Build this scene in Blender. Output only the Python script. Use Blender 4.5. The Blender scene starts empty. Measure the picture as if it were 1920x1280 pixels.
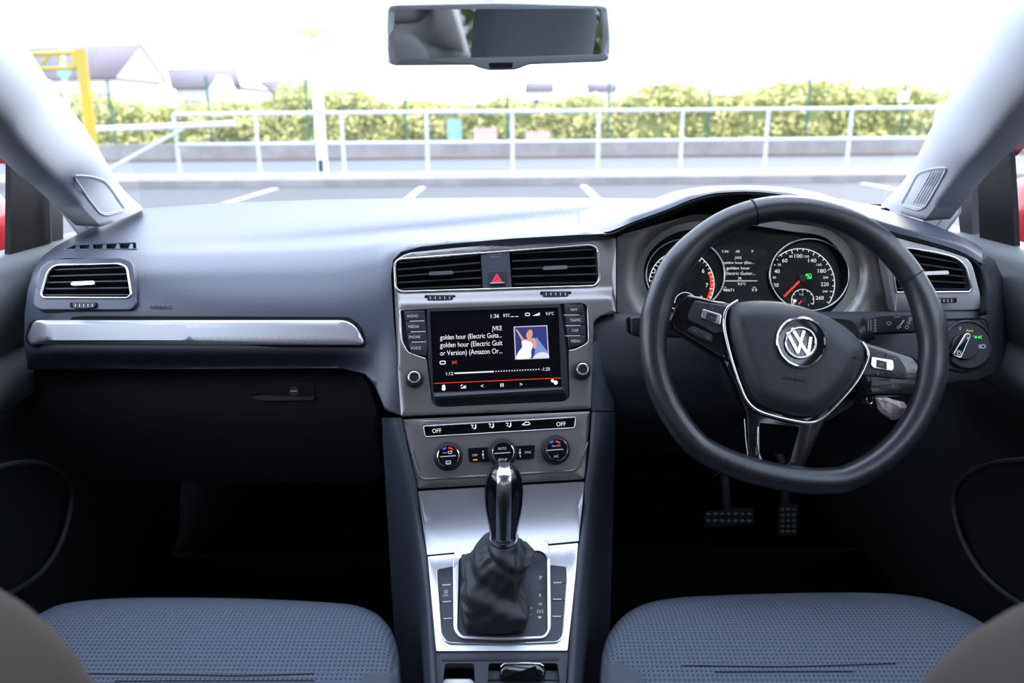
import bpy, bmesh, math, random
from mathutils import Vector, Matrix, geometry
from mathutils.bvhtree import BVHTree
SC = bpy.context.scene; COL = SC.collection
V = Vector
rad = math.radians
# ------------------------------------------------------------------ camera
FPX = 1500.0
CAM = V((0, 0, 1.17))
ROT = Matrix.Rotation(rad(90 - 15.6), 3, 'X') @ Matrix.Rotation(rad(-0.5), 3, 'Z')
CR, CU, CF = ROT @ V((1, 0, 0)), ROT @ V((0, 1, 0)), ROT @ V((0, 0, -1))
cd = bpy.data.cameras.new('camera'); cam = bpy.data.objects.new('camera', cd); COL.objects.link(cam)
cam.matrix_world = Matrix.Translation(CAM) @ ROT.to_4x4()
cd.sensor_width = 36; cd.lens = 36 * FPX / 1920; cd.clip_start = 0.02; cd.clip_end = 400
cd.dof.use_dof = True; cd.dof.focus_distance = 1.02; cd.dof.aperture_fstop = 5.0
SC.camera = cam
# ------------------------------------------------------------------ world and light
W = bpy.data.worlds.new('overcast_sky'); SC.world = W; W.use_nodes = True
nt = W.node_tree; bg = nt.nodes['Background']
geo = nt.nodes.new('ShaderNodeTexCoord'); sep = nt.nodes.new('ShaderNodeSeparateXYZ')
nt.links.new(geo.outputs['Generated'], sep.inputs[0])
rmp = nt.nodes.new('ShaderNodeValToRGB')
rmp.color_ramp.elements[0].position = 0.0; rmp.color_ramp.elements[0].color = (.86, .90, 1, 1)
rmp.color_ramp.elements[1].position = 0.6; rmp.color_ramp.elements[1].color = (.68, .78, 1, 1)
nt.links.new(sep.outputs['Z'], rmp.inputs[0]); nt.links.new(rmp.outputs[0], bg.inputs[0])
bg.inputs[1].default_value = 6.2
sun = bpy.data.lights.new('sun', 'SUN'); sun.energy = 3.0; sun.angle = rad(12); sun.color = (1, .93, .80)
so = bpy.data.objects.new('sun', sun); COL.objects.link(so)
so.rotation_euler = (rad(58), 0, rad(152))
vs = SC.view_settings; vs.view_transform = 'Standard'; vs.look = 'None'; vs.gamma = 1; vs.exposure = 0.0; vs.use_curve_mapping = False
SC.cycles.max_bounces = 8; SC.cycles.diffuse_bounces = 4; SC.cycles.glossy_bounces = 4; SC.cycles.transparent_max_bounces = 12
SC.cycles.caustics_reflective = False; SC.cycles.caustics_refractive = False
SC.cycles.sample_clamp_indirect = 6

# ------------------------------------------------------------------ materials
def mat(name, col, rough=.5, metal=0, spec=.5, emit=None, es=1, bump=None, coat=0, fx=None):
    m = bpy.data.materials.new(name); m.use_nodes = True; n = m.node_tree; b = n.nodes['Principled BSDF']
    b.inputs['Base Color'].default_value = (*col, 1); b.inputs['Roughness'].default_value = rough
    b.inputs['Metallic'].default_value = metal; b.inputs['Specular IOR Level'].default_value = spec
    b.inputs['Coat Weight'].default_value = coat
    if emit: b.inputs['Emission Color'].default_value = (*emit, 1); b.inputs['Emission Strength'].default_value = es
    if bump:   # (scale, strength, distance, mapping scale)
        tc = n.nodes.new('ShaderNodeTexCoord'); mp = n.nodes.new('ShaderNodeMapping'); nz = n.nodes.new('ShaderNodeTexNoise'); bp = n.nodes.new('ShaderNodeBump')
        mp.inputs['Scale'].default_value = bump[3]; nz.inputs['Scale'].default_value = bump[0]; nz.inputs['Detail'].default_value = 3
        bp.inputs['Strength'].default_value = bump[1]; bp.inputs['Distance'].default_value = bump[2]
        n.links.new(tc.outputs['Object'], mp.inputs[0]); n.links.new(mp.outputs[0], nz.inputs['Vector']); n.links.new(nz.outputs['Fac'], bp.inputs['Height']); n.links.new(bp.outputs[0], b.inputs['Normal'])
        if fx:   # colour variation between two tones
            cr = n.nodes.new('ShaderNodeValToRGB'); cr.color_ramp.elements[0].position = .35; cr.color_ramp.elements[1].position = .65
            cr.color_ramp.elements[0].color = (*fx[0], 1); cr.color_ramp.elements[1].color = (*fx[1], 1)
            n.links.new(nz.outputs['Fac'], cr.inputs[0]); n.links.new(cr.outputs[0], b.inputs['Base Color'])
    return m
iso = (1, 1, 1)
M = {}
M['pad'] = mat('soft_dash_plastic', (.034, .039, .060), .45, spec=.68, bump=(420, .25, .0006, iso))
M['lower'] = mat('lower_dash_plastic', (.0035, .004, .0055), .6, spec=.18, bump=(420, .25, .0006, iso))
M['dark'] = mat('dark_trim_plastic', (.015, .017, .022), .5, spec=.4)
M['console'] = mat('console_plastic', (.036, .042, .056), .5, spec=.4, bump=(420, .2, .0005, iso))
M['black'] = mat('matt_black', (.004, .004, .005), .7, spec=.2)
M['piano'] = mat('gloss_black', (.006, .006, .008), .08, spec=.6)
M['silver'] = mat('brushed_silver', (.43, .43, .46), .42, .85, bump=(60, .05, .0003, (.25, 14, 14)))
M['fascia'] = mat('satin_silver_grey', (.235, .22, .218), .42, .75, bump=(60, .10, .0005, (.25, 14, 14)))
M['silverlight'] = mat('skylit_brushed_silver', (.74, .74, .78), .42, .8, bump=(60, .05, .0003, (.25, 14, 14)))  # paler copy of the silver, windscreen sky reflection put into its colour
M['chrome'] = mat('chrome', (.86, .87, .90), .10, 1)
M['satin'] = mat('satin_chrome', (.75, .76, .80), .25, 1)
M['leather'] = mat('black_leather', (.014, .0155, .020), .34, spec=.6, bump=(260, .3, .0006, iso))
M['leathersoft'] = mat('gaiter_leather', (.030, .033, .038), .5, spec=.4, bump=(300, .3, .0006, iso))
M['cover'] = mat('airbag_plastic', (.024, .026, .032), .5, spec=.4, bump=(500, .3, .0006, iso))
M['rubber'] = mat('rubber', (.012, .012, .013), .8)
M['pillar'] = mat('pale_pillar_fabric', (.46, .47, .50), .75, spec=.3, bump=(500, .2, .0005, iso))
M['headliner'] = mat('headliner_cloth', (.44, .41, .40), .9)
M['door'] = mat('door_plastic', (.085, .092, .096), .5, spec=.35); M['doorlow'] = mat('door_lower_shaded_plastic', (.006, .007, .009), .6, spec=.25)  # lower door is its own hard plastic, blackened to carry the shade down there
M['carpet'] = mat('black_carpet', (.003, .003, .0035), .95, spec=0, bump=(300, .5, .002, iso))
M['screen'] = mat('screen_glass', (.003, .003, .005), .12, spec=.5)
M['matscreen'] = mat('dial_face', (.003, .003, .005), .35, spec=.25)
M['white'] = mat('lit_white', (.1, .1, .1), .5, emit=(1, .95, 1), es=1.0)
M['whitedim'] = mat('lit_white_dim', (.1, .1, .1), .5, emit=(.8, .82, 1), es=.55)
M['label'] = mat('printed_white', (.55, .56, .60), .6)
M['labeldim'] = mat('printed_grey', (.20, .21, .23), .6)
M['red'] = mat('lit_red', (.1, 0, 0), .5, emit=(1, .05, .03), es=.9)
M['redprint'] = mat('hazard_red', (.75, .03, .08), .5, emit=(1, .03, .1), es=.35)
M['green'] = mat('lit_green', (0, .1, 0), .5, emit=(.05, .85, .15), es=1)
M['amber'] = mat('lit_amber', (.1, .05, 0), .5, emit=(1, .42, .02), es=1)
M['blue'] = mat('lit_blue', (0, 0, .1), .5, emit=(.08, .15, .95), es=.9)
M['redcar'] = mat('red_paint', (.42, .012, .02), .25, coat=.8)
M['mirrorglass'] = mat('mirror_glass', (.80, .82, .80), .02, 1)
M['mirrorframe'] = mat('grey_mirror_housing', (.56, .60, .64), .45, spec=.4)
M['stone'] = mat('rose_quartz', (.46, .36, .36), .22, spec=.5, bump=(90, .6, .003, iso), fx=((.48, .34, .34), (.85, .76, .75)))
M['pedal'] = mat('pedal_rubber', (.004, .004, .004), .8, spec=.1)
M['seatplain'] = mat('plain_seat_cloth', (.075, .082, .10), .9, spec=.2, bump=(600, .4, .001, iso))
M['litseat'] = mat('lit_seat_cloth', (.050, .043, .040), .9, spec=.2, bump=(600, .4, .001, iso))  # backrest cloth, the brown-grey of the light on it put into the colour
M['skin'] = mat('skin', (.50, .27, .18), .55)
def cloth(name, c1, c2):
    m = bpy.data.materials.new(name); m.use_nodes = True; n = m.node_tree; b = n.nodes['Principled BSDF']
    b.inputs['Roughness'].default_value = .9; b.inputs['Specular IOR Level'].default_value = .2
    tc = n.nodes.new('ShaderNodeTexCoord'); sp = n.nodes.new('ShaderNodeSeparateXYZ'); n.links.new(tc.outputs['Object'], sp.inputs[0])
    def mth(op, a, bb=None):
        x = n.nodes.new('ShaderNodeMath'); x.operation = op
        for i, q in enumerate((a, bb)):
            if q is None: continue
            if isinstance(q, (int, float)): x.inputs[i].default_value = q
            else: n.links.new(q, x.inputs[i])
        return x.outputs[0]
    kx, ky = 2 * math.pi / .0105, 2 * math.pi / .0105
    sy = mth('ADD', sp.outputs['Y'], mth('MULTIPLY', sp.outputs['Z'], -.6))
    a = mth('SINE', mth('ADD', mth('MULTIPLY', sp.outputs['X'], kx), mth('MULTIPLY', sy, ky)))
    c = mth('SINE', mth('SUBTRACT', mth('MULTIPLY', sp.outputs['X'], kx), mth('MULTIPLY', sy, ky)))
    f = mth('MULTIPLY', a, c)
    cr = n.nodes.new('ShaderNodeValToRGB'); cr.color_ramp.elements[0].position = .35; cr.color_ramp.elements[1].position = .75
    cr.color_ramp.elements[0].color = (*c1, 1); cr.color_ramp.elements[1].color = (*c2, 1)
    n.links.new(f, cr.inputs[0]); n.links.new(cr.outputs[0], b.inputs['Base Color'])
    bp = n.nodes.new('ShaderNodeBump'); bp.inputs['Strength'].default_value = .5; bp.inputs['Distance'].default_value = .0015; bp.invert = True
    n.links.new(f, bp.inputs['Height']); n.links.new(bp.outputs[0], b.inputs['Normal'])
    return m
M['seat'] = cloth('knitted_seat_cloth', (.095, .110, .140), (.030, .038, .068))
def glass(name, tint=(.96, .98, .97), f0=.04, f1=.6):
    m = bpy.data.materials.new(name); m.use_nodes = True; n = m.node_tree; n.nodes.clear()
    o = n.nodes.new('ShaderNodeOutputMaterial'); mx = n.nodes.new('ShaderNodeMixShader'); t = n.nodes.new('ShaderNodeBsdfTransparent'); g = n.nodes.new('ShaderNodeBsdfGlossy'); lw = n.nodes.new('ShaderNodeLayerWeight')
    pw = n.nodes.new('ShaderNodeMath'); pw.operation = 'POWER'; pw.inputs[1].default_value = 5; ml = n.nodes.new('ShaderNodeMath'); ml.operation = 'MULTIPLY_ADD'; ml.inputs[1].default_value = f1; ml.inputs[2].default_value = f0
    t.inputs[0].default_value = (*tint, 1); g.inputs['Roughness'].default_value = .02; lw.inputs[0].default_value = .5
    n.links.new(lw.outputs['Facing'], pw.inputs[0]); n.links.new(pw.outputs[0], ml.inputs[0])
    n.links.new(ml.outputs[0], mx.inputs[0]); n.links.new(t.outputs[0], mx.inputs[1]); n.links.new(g.outputs[0], mx.inputs[2]); n.links.new(mx.outputs[0], o.inputs[0]); return m
M['glass'] = glass('window_glass')

# ------------------------------------------------------------------ geometry helpers
def ray(px, py): return CF + CR * ((px - 960) / FPX) - CU * ((py - 640) / FPX)
def pt(px, py, d): return CAM + ray(px, py) * d
def pchip(xs, ys):
    n = len(xs); h = [xs[i + 1] - xs[i] for i in range(n - 1)]; dl = [(ys[i + 1] - ys[i]) / h[i] for i in range(n - 1)]
    m = [dl[0]] + [0 if dl[i - 1] * dl[i] <= 0 else 2 * dl[i - 1] * dl[i] / (dl[i - 1] + dl[i]) for i in range(1, n - 1)] + [dl[-1]]
    def f(x):
        if x <= xs[0]: return ys[0] + m[0] * (x - xs[0]) if x > xs[0] - 60 else ys[0] - m[0] * 60
        if x >= xs[-1]: return ys[-1] + m[-1] * min(x - xs[-1], 60)
        i = 0
        while x > xs[i + 1]: i += 1
        t = (x - xs[i]) / h[i]; a = h[i]
        return (2*t**3-3*t*t+1)*ys[i] + (t**3-2*t*t+t)*a*m[i] + (-2*t**3+3*t*t)*ys[i+1] + (t**3-t*t)*a*m[i+1]
    return f
class Plane:
    def __init__(s, p, n): s.p = p; s.n = n.normalized(); s.n = s.n if s.n.dot(CAM - p) > 0 else -s.n
    def hit(s, px, py, h=0):
        r = ray(px, py); return CAM + r * ((s.p + s.n * h - CAM).dot(s.n) / r.dot(s.n))
    def nor(s, px, py): return s.n
class Func:
    def __init__(s, f): s.f = f
    def nor(s, px, py):
        a = pt(px + 1, py, s.f(px + 1, py)) - pt(px - 1, py, s.f(px - 1, py)); b = pt(px, py + 1, s.f(px, py + 1)) - pt(px, py - 1, s.f(px, py - 1))
        n = a.cross(b).normalized(); return n if n.dot(ray(px, py)) < 0 else -n
    def hit(s, px, py, h=0):
        r = ray(px, py); p = CAM + r * s.f(px, py)
        return p if not h else p - r.normalized() * h / max(.45, -s.nor(px, py).dot(r.normalized()))
def rows(rs):
    fs = [(pchip([q[0] for q in r], [q[1] for q in r]), pchip([q[0] for q in r], [q[2] for q in r])) for r in rs]
    def f(x, y):
        ys = [a(x) for a, b in fs]; ds = [b(x) for a, b in fs]
        for i in range(1, len(ys)): ys[i] = max(ys[i], ys[i - 1] + 1)
        return pchip(ys, ds)(y)
    return Func(f)
class Prof:   # a profile swept along direction a
    def __init__(s, pts, a):
        s.a = a.normalized(); s.e1 = V((0, 0, 1)).cross(s.a).normalized(); s.e2 = s.a.cross(s.e1).normalized()
        fx = pchip(list(range(len(pts))), [(p - CAM).dot(s.e1) for p in pts]); fz = pchip(list(range(len(pts))), [(p - CAM).dot(s.e2) for p in pts])
        n = (len(pts) - 1) * 8; s.q = [(fx(i / 8), fz(i / 8)) for i in range(n + 1)]
    def hit(s, px, py, h=0):
        r = ray(px, py); rx, rz = r.dot(s.e1), r.dot(s.e2); cs = [x * rz - z * rx for x, z in s.q]; k = None
        for i in range(len(cs) - 1):
            if (cs[i] <= 0) != (cs[i + 1] <= 0): k = i; break
        if k is None: k = 0 if abs(cs[0]) < abs(cs[-1]) else len(cs) - 2
        (x0, z0), (x1, z1) = s.q[k], s.q[k + 1]; u = cs[k] / (cs[k] - cs[k + 1])
        t = ((x0 + (x1 - x0) * u) * rx + (z0 + (z1 - z0) * u) * rz) / (rx * rx + rz * rz)
        p = CAM + r * t
        return p if not h else p - r.normalized() * h / max(.45, -s.nor(px, py).dot(r.normalized()))
    def nor(s, px, py):
        a = s.hit(px + 1, py) - s.hit(px - 1, py); b = s.hit(px, py + 2) - s.hit(px, py - 2); n = a.cross(b).normalized()
        return n if n.dot(ray(px, py)) < 0 else -n
class MeshSurf:
    def __init__(s, o):
        off = wloc(o); me = o.data
        s.t = BVHTree.FromPolygons([v.co + off for v in me.vertices], [tuple(p.vertices) for p in me.polygons])
    def _h(s, px, py):
        l, n, i, d = s.t.ray_cast(CAM, ray(px, py).normalized())
        return l, n
    def hit(s, px, py, h=0):
        l, n = s._h(px, py)
        if l is None: raise ValueError('miss %s %s' % (px, py))
        r = ray(px, py).normalized(); return l - r * h / max(.45, abs(n.dot(r)))
    def nor(s, px, py):
        n = s._h(px, py)[1]; return n if n.dot(ray(px, py)) < 0 else -n
def wloc(o):
    p = V((0, 0, 0))
    while o is not None: p = p + V(o.location); o = o.parent
    return p
def tag(o, label=None, cat=None, group=None, kind=None):
    if label: o['label'] = label
    if cat: o['category'] = cat
    if group: o['group'] = group
    if kind: o['kind'] = kind
    return o
def thing(name, loc, label, cat, group=None):
    o = bpy.data.objects.new(name, None); COL.objects.link(o); o.location = loc; o.empty_display_size = .02
    return tag(o, label, cat, group)
def finish(name, bm, m, parent=None, sharp=38, smooth=True, recalc=True):
    if recalc: bmesh.ops.recalc_face_normals(bm, faces=bm.faces)
    if parent is None:
        xs = [v.co for v in bm.verts]; off = V(((min(v.x for v in xs) + max(v.x for v in xs)) / 2, (min(v.y for v in xs) + max(v.y for v in xs)) / 2, min(v.z for v in xs)))
    else: off = wloc(parent)
    for v in bm.verts: v.co -= off
    for f in bm.faces: f.smooth = smooth
    if smooth:
        for e in bm.edges:
            if len(e.link_faces) == 2 and e.calc_face_angle(0) > rad(sharp): e.smooth = False
    me = bpy.data.meshes.new(name); bm.to_mesh(me); bm.free(); me.materials.append(m)
    o = bpy.data.objects.new(name, me); COL.objects.link(o)
    if parent is None: o.location = off
    else: o.parent = parent
    return o
def cr(pts, n=6, closed=True):   # Catmull-Rom through points (tuples or Vectors)
    out = []; N = len(pts); P = [tuple(p) for p in pts]
    for i in range(N if closed else N - 1):
        g = lambda k: P[k % N] if closed else P[max(0, min(N - 1, k))]
        a, b, c, d = g(i - 1), g(i), g(i + 1), g(i + 2)
        for j in range(n):
            t = j / n
            out.append(tuple(.5 * (2*b[k] + (c[k]-a[k])*t + (2*a[k]-5*b[k]+4*c[k]-d[k])*t*t + (3*b[k]-a[k]-3*c[k]+d[k])*t**3) for k in range(len(b))))
    if not closed: out.append(P[-1])
    return out
def rp(pts, r=4, seg=4):   # rounded polygon; a point may carry its own radius
    out = []; N = len(pts)
    for i in range(N):
        p = V(pts[i][:2]); R = pts[i][2] if len(pts[i]) > 2 else r
        a = V(pts[i - 1][:2]) - p; b = V(pts[(i + 1) % N][:2]) - p
        if R <= 0 or a.length < 1e-6 or b.length < 1e-6: out.append(tuple(p)); continue
        l = min(R, a.length * .49, b.length * .49); A = p + a.normalized() * l; B = p + b.normalized() * l
        for k in range(seg + 1):
            t = k / seg; out.append(tuple(A * (1 - t) ** 2 + p * 2 * t * (1 - t) + B * t * t))
    return out
def box(x0, y0, x1, y1, r=3, seg=4): return rp([(x0, y0), (x1, y0), (x1, y1), (x0, y1)], r, seg)
def circ(cx, cy, r, n=40, ry=None): return [(cx + r * math.cos(2*math.pi*i/n), cy + (ry or r) * math.sin(2*math.pi*i/n)) for i in range(n)]
def inside(x, y, poly):
    c = False; j = len(poly) - 1
    for i in range(len(poly)):
        xi, yi = poly[i]; xj, yj = poly[j]
        if (yi > y) != (yj > y) and x < (xj - xi) * (y - yi) / (yj - yi) + xi: c = not c
        j = i
    return c
def dist(x, y, loops):
    m = 1e9
    for L in loops:
        for i in range(len(L)):
            x0, y0 = L[i - 1]; x1, y1 = L[i]; dx, dy = x1 - x0, y1 - y0; q = dx*dx + dy*dy
            t = 0 if q == 0 else max(0, min(1, ((x-x0)*dx + (y-y0)*dy) / q)); m = min(m, (x-x0-t*dx)**2 + (y-y0-t*dy)**2)
    return math.sqrt(m)
def clean(L):
    L = [tuple(p[:2]) for p in L]; o = []
    for p in L:
        if not o or (p[0]-o[-1][0])**2 + (p[1]-o[-1][1])**2 > 1e-4: o.append(p)
    if (o[0][0]-o[-1][0])**2 + (o[0][1]-o[-1][1])**2 < 1e-4: o.pop()
    return o
def plate(name, surf, outer, m, parent=None, holes=(), h=0, t=.003, step=None, edge=None, hf=None, sharp=38, back=True):
    """a solid sheet lying on surf: outline and holes given where the rays of the picture meet it; t = thickness"""
    loops = [clean(outer)] + [clean(q) for q in holes]
    pts = []; edges = []
    for L in loops:
        b = len(pts); pts += L; edges += [(b + i, b + (i + 1) % len(L)) for i in range(len(L))]
    nb = len(pts); extra = []
    if edge:
        w, drop = edge; L = loops[0]; N = len(L); ar = sum(L[i-1][0]*L[i][1] - L[i][0]*L[i-1][1] for i in range(N)); sg = 1 if ar > 0 else -1
        for fr in (.12, .35, .65, 1.0):
            for i in range(N):
                ax, ay = L[i-1]; bx, by = L[(i+1) % N]; l = math.hypot(bx-ax, by-ay) or 1; x = L[i][0] - (by-ay)/l*sg*w*fr; y = L[i][1] + (bx-ax)/l*sg*w*fr
                if inside(x, y, L) and dist(x, y, [L]) > w*fr*.85: extra.append((x, y))
    if step:
        sx, sy = step if isinstance(step, tuple) else (step, step)
        x0 = min(p[0] for p in loops[0]); x1 = max(p[0] for p in loops[0]); y0 = min(p[1] for p in loops[0]); y1 = max(p[1] for p in loops[0])
        y = y0 + sy * .5; k = 0
        while y < y1:
            x = x0 + sx * (.5 if k % 2 else .25)
            while x < x1:
                if inside(x, y, loops[0]) and not any(inside(x, y, q) for q in loops[1:]):
                    dd = dist(x, y, loops)
                    if dd > min(sx, sy) * .4 and (not edge or dist(x, y, loops[:1]) > edge[0] * 1.1): extra.append((x, y))
                x += sx
            y += sy; k += 1
    allp = [V(p) for p in pts + extra]
    vo, eo, fo, ov, oe, of = geometry.delaunay_2d_cdt(allp, edges, [], 0, 1e-4)
    def H(x, y):
        q = h + (hf(x, y) if hf else 0)
        if edge:
            dd = min(1, dist(x, y, loops[:1]) / edge[0]); q -= edge[1] * (1 - math.sqrt(max(0, 1 - (1 - dd) ** 2)))
        return q
    bm = bmesh.new(); fr = []; bk = []
    for v in vo:
        p = surf.hit(v.x, v.y, H(v.x, v.y)); n = surf.nor(v.x, v.y)
        fr.append(bm.verts.new(p)); bk.append(bm.verts.new(surf.hit(v.x, v.y, h) - n * t if not edge else p - n * t))
    used = {}
    for f in fo:
        cx = sum(vo[i].x for i in f) / len(f); cy = sum(vo[i].y for i in f) / len(f)
        if not inside(cx, cy, loops[0]) or any(inside(cx, cy, q) for q in loops[1:]): continue
        bm.faces.new([fr[i] for i in f]); bm.faces.new([bk[i] for i in reversed(f)])
        for a, b in zip(f, f[1:] + f[:1]): used[(a, b)] = 1
    for (a, b) in used:
        if (b, a) not in used: bm.faces.new([fr[b], fr[a], bk[a], bk[b]])
    for v in [v for v in bm.verts if not v.link_faces]: bm.verts.remove(v)
    return finish(name, bm, m, parent, sharp)
def loft(name, secs, m, parent=None, closed=False, caps=False, sharp=50, thick=0):
    bm = bmesh.new(); R = [[bm.verts.new(V(p)) for p in s] for s in secs]; n = len(secs[0])
    for i in range(len(R) - 1):
        for j in range(n if closed else n - 1): bm.faces.new([R[i][j], R[i][(j+1) % n], R[i+1][(j+1) % n], R[i+1][j]])
    if caps:
        bm.faces.new(R[0][::-1]); bm.faces.new(R[-1])
    o = finish(name, bm, m, parent, sharp)
    if thick: md = o.modifiers.new('thickness', 'SOLIDIFY'); md.thickness = thick; md.offset = 0
    return o
def tube(name, pts, r, m, parent=None, closed=False, seg=12, flat=None, up=None, sharp=50):
    P = [V(p) for p in pts]; n = len(P); secs = []; prev = None
    for i in range(n):
        a = P[(i - 1) % n] if closed or i else P[0]; b = P[(i + 1) % n] if closed or i < n - 1 else P[-1]; T = (b - a).normalized()
        if up is not None: N = (up - T * up.dot(T)).normalized()
        elif prev is None: q = V((0, 0, 1)) if abs(T.z) < .9 else V((1, 0, 0)); N = (q - T * q.dot(T)).normalized()
        else: N = (prev - T * prev.dot(T)).normalized()
        prev = N; B = T.cross(N); rr = r[i] if isinstance(r, (list, tuple)) else r; fl = flat or 1
        secs.append([P[i] + N * (math.cos(2*math.pi*k/seg) * rr * fl) + B * (math.sin(2*math.pi*k/seg) * rr) for k in range(seg)])
    if closed: return loft(name, secs + [secs[0]], m, parent, True, False, sharp) if False else _ring(name, secs, m, parent, sharp)
    return loft(name, secs, m, parent, True, True, sharp)
def _ring(name, secs, m, parent, sharp):
    bm = bmesh.new(); R = [[bm.verts.new(p) for p in s] for s in secs]; n = len(secs[0])
    for i in range(len(R)):
        for j in range(n): bm.faces.new([R[i][j], R[i][(j+1) % n], R[(i+1) % len(R)][(j+1) % n], R[(i+1) % len(R)][j]])
    return finish(name, bm, m, parent, sharp)
def lathe(name, c, ax, prof, m, parent=None, seg=40, sharp=35, ring=False):
    ax = ax.normalized(); q = V((0, 0, 1)) if abs(ax.z) < .9 else V((1, 0, 0)); a = (q - ax * q.dot(ax)).normalized(); b = ax.cross(a)
    secs = [[c + ax * hh + a * (math.cos(2*math.pi*k/seg) * r) + b * (math.sin(2*math.pi*k/seg) * r) for k in range(seg)] for r, hh in prof]
    if ring: return _ring(name, secs, m, parent, sharp)
    return loft(name, secs, m, parent, True, True, sharp)
def blk(name, c, s, m, parent=None, rot=None, bev=0):
    bm = bmesh.new(); bmesh.ops.create_cube(bm, size=1); R = rot or Matrix.Identity(3)
    for v in bm.verts: v.co = V((v.co.x * s[0], v.co.y * s[1], v.co.z * s[2]))
    if bev: bmesh.ops.bevel(bm, geom=list(bm.edges), offset=bev, segments=3, affect='EDGES', profile=.5)
    for v in bm.verts: v.co = R @ v.co + V(c)
    return finish(name, bm, m, parent)
def pillow(name, c, s, m, parent=None, rot=None, e=.25, n=14, fn=None):   # superellipsoid box
    bm = bmesh.new(); bmesh.ops.create_cube(bm, size=2); bmesh.ops.subdivide_edges(bm, edges=list(bm.edges), cuts=n, use_grid_fill=True); R = rot or Matrix.Identity(3)
    for v in bm.verts:
        p = v.co; q = 2 / e; l = (abs(p.x)**q + abs(p.y)**q + abs(p.z)**q) ** (1/q); p = p / l
        if fn: p = fn(p)
        v.co = R @ V((p.x * s[0] / 2, p.y * s[1] / 2, p.z * s[2] / 2)) + V(c)
    return finish(name, bm, m, parent, 80)
_tc = {}
def glyphs(s):
    if s in _tc: return _tc[s]
    c = bpy.data.curves.new('t', 'FONT'); c.body = s; c.size = 1; c.resolution_u = 3; c.fill_mode = 'FRONT'; c.offset = 0
    o = bpy.data.objects.new('t', c); COL.objects.link(o); dg = bpy.context.evaluated_depsgraph_get(); me = bpy.data.meshes.new_from_object(o.evaluated_get(dg))
    r = ([(v.co.x, v.co.y) for v in me.vertices], [tuple(p.vertices) for p in me.polygons])
    bpy.data.objects.remove(o); bpy.data.curves.remove(c); bpy.data.meshes.remove(me); _tc[s] = r; return r
class Ink:   # flat print on a surface
    def __init__(s, surf, h=.0005): s.surf = surf; s.h = h; s.v = []; s.f = []
    def add(s, P, F):
        b = len(s.v); s.v += [s.surf.hit(x, y, s.h) for x, y in P]; s.f += [tuple(b + i for i in f) for f in F]
    def text(s, t, px, py, size, rot=0, align='C', sx=1.0, wid=None):   # size: height of capitals in px
        P, F = glyphs(t)
        if not P: return
        x0 = min(p[0] for p in P); x1 = max(p[0] for p in P); k = size / .73; kx = wid / (x1 - x0) if wid else k * sx
        ox = {'C': (x0 + x1) / 2, 'L': x0, 'R': x1}[align]; c, q = math.cos(rad(rot)), math.sin(rad(rot))
        s.add([(px + (x-ox)*kx*c - (y-.36)*k*q, py - (x-ox)*kx*q - (y-.36)*k*c) for x, y in P], F)
    def poly(s, P): 
        P = clean(P); tr = geometry.tessellate_polygon([[V((p[0], p[1], 0)) for p in P]]); s.add(P, tr)
    def line(s, a, b, w):
        dx, dy = b[0]-a[0], b[1]-a[1]; l = math.hypot(dx, dy) or 1; nx, ny = -dy/l*w/2, dx/l*w/2
        s.add([(a[0]+nx, a[1]+ny), (b[0]+nx, b[1]+ny), (b[0]-nx, b[1]-ny), (a[0]-nx, a[1]-ny)], [(0, 1, 2, 3)])
    def path(s, pts, w, closed=False):
        n = len(pts)
        for i in range(n if closed else n - 1): s.line(pts[i], pts[(i + 1) % n], w)
    def arc(s, cx, cy, r, w, a0, a1, n=40, ry=None):
        ry = ry or r; P = []
        for i in range(n + 1):
            a = rad(a0 + (a1 - a0) * i / n)
            for q in (-w/2, w/2): P.append((cx + (r+q)*math.cos(a), cy - (ry+q)*math.sin(a)))
        s.add(P, [(2*i, 2*i+1, 2*i+3, 2*i+2) for i in range(n)])
    def build(s, name, m, parent):
        bm = bmesh.new(); vs_ = [bm.verts.new(p) for p in s.v]
        for f in s.f:
            try: bm.faces.new([vs_[i] for i in f])
            except ValueError: pass
        bm.normal_update()
        for f in bm.faces:
            if f.normal.dot(CAM - f.calc_center_median()) < 0: f.normal_flip()
        return finish(name, bm, m, parent, smooth=False, recalc=False)
def ring_on(name, surf, outline, r, m, parent, h=0, seg=8, flat=None):
    return tube(name, [surf.hit(x, y, h) for x, y in clean(outline)], r, m, parent, True, seg, flat, up=surf.nor(*outline[0][:2]))
def line_on(name, surf, pts, r, m, parent, h=0, seg=8, flat=None):
    return tube(name, [surf.hit(x, y, h) for x, y in pts], r, m, parent, False, seg, flat, up=surf.nor(*pts[0][:2]))
YAW = rad(6.5); AX = V((math.cos(YAW), math.sin(YAW), 0))
P1, P2 = pt(945, 470, 1.065), pt(945, 905, 1.02)
STACK = Plane(P1, AX.cross(P2 - P1))
VD = -.011   # vents sit a little back from the lower fascia
def ramp(x, y):
    q = (y - (548 - (x - 752) * .028)) / 24; q = max(0, min(1, q)); return VD * (1 - q * q * (3 - 2 * q))
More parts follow.
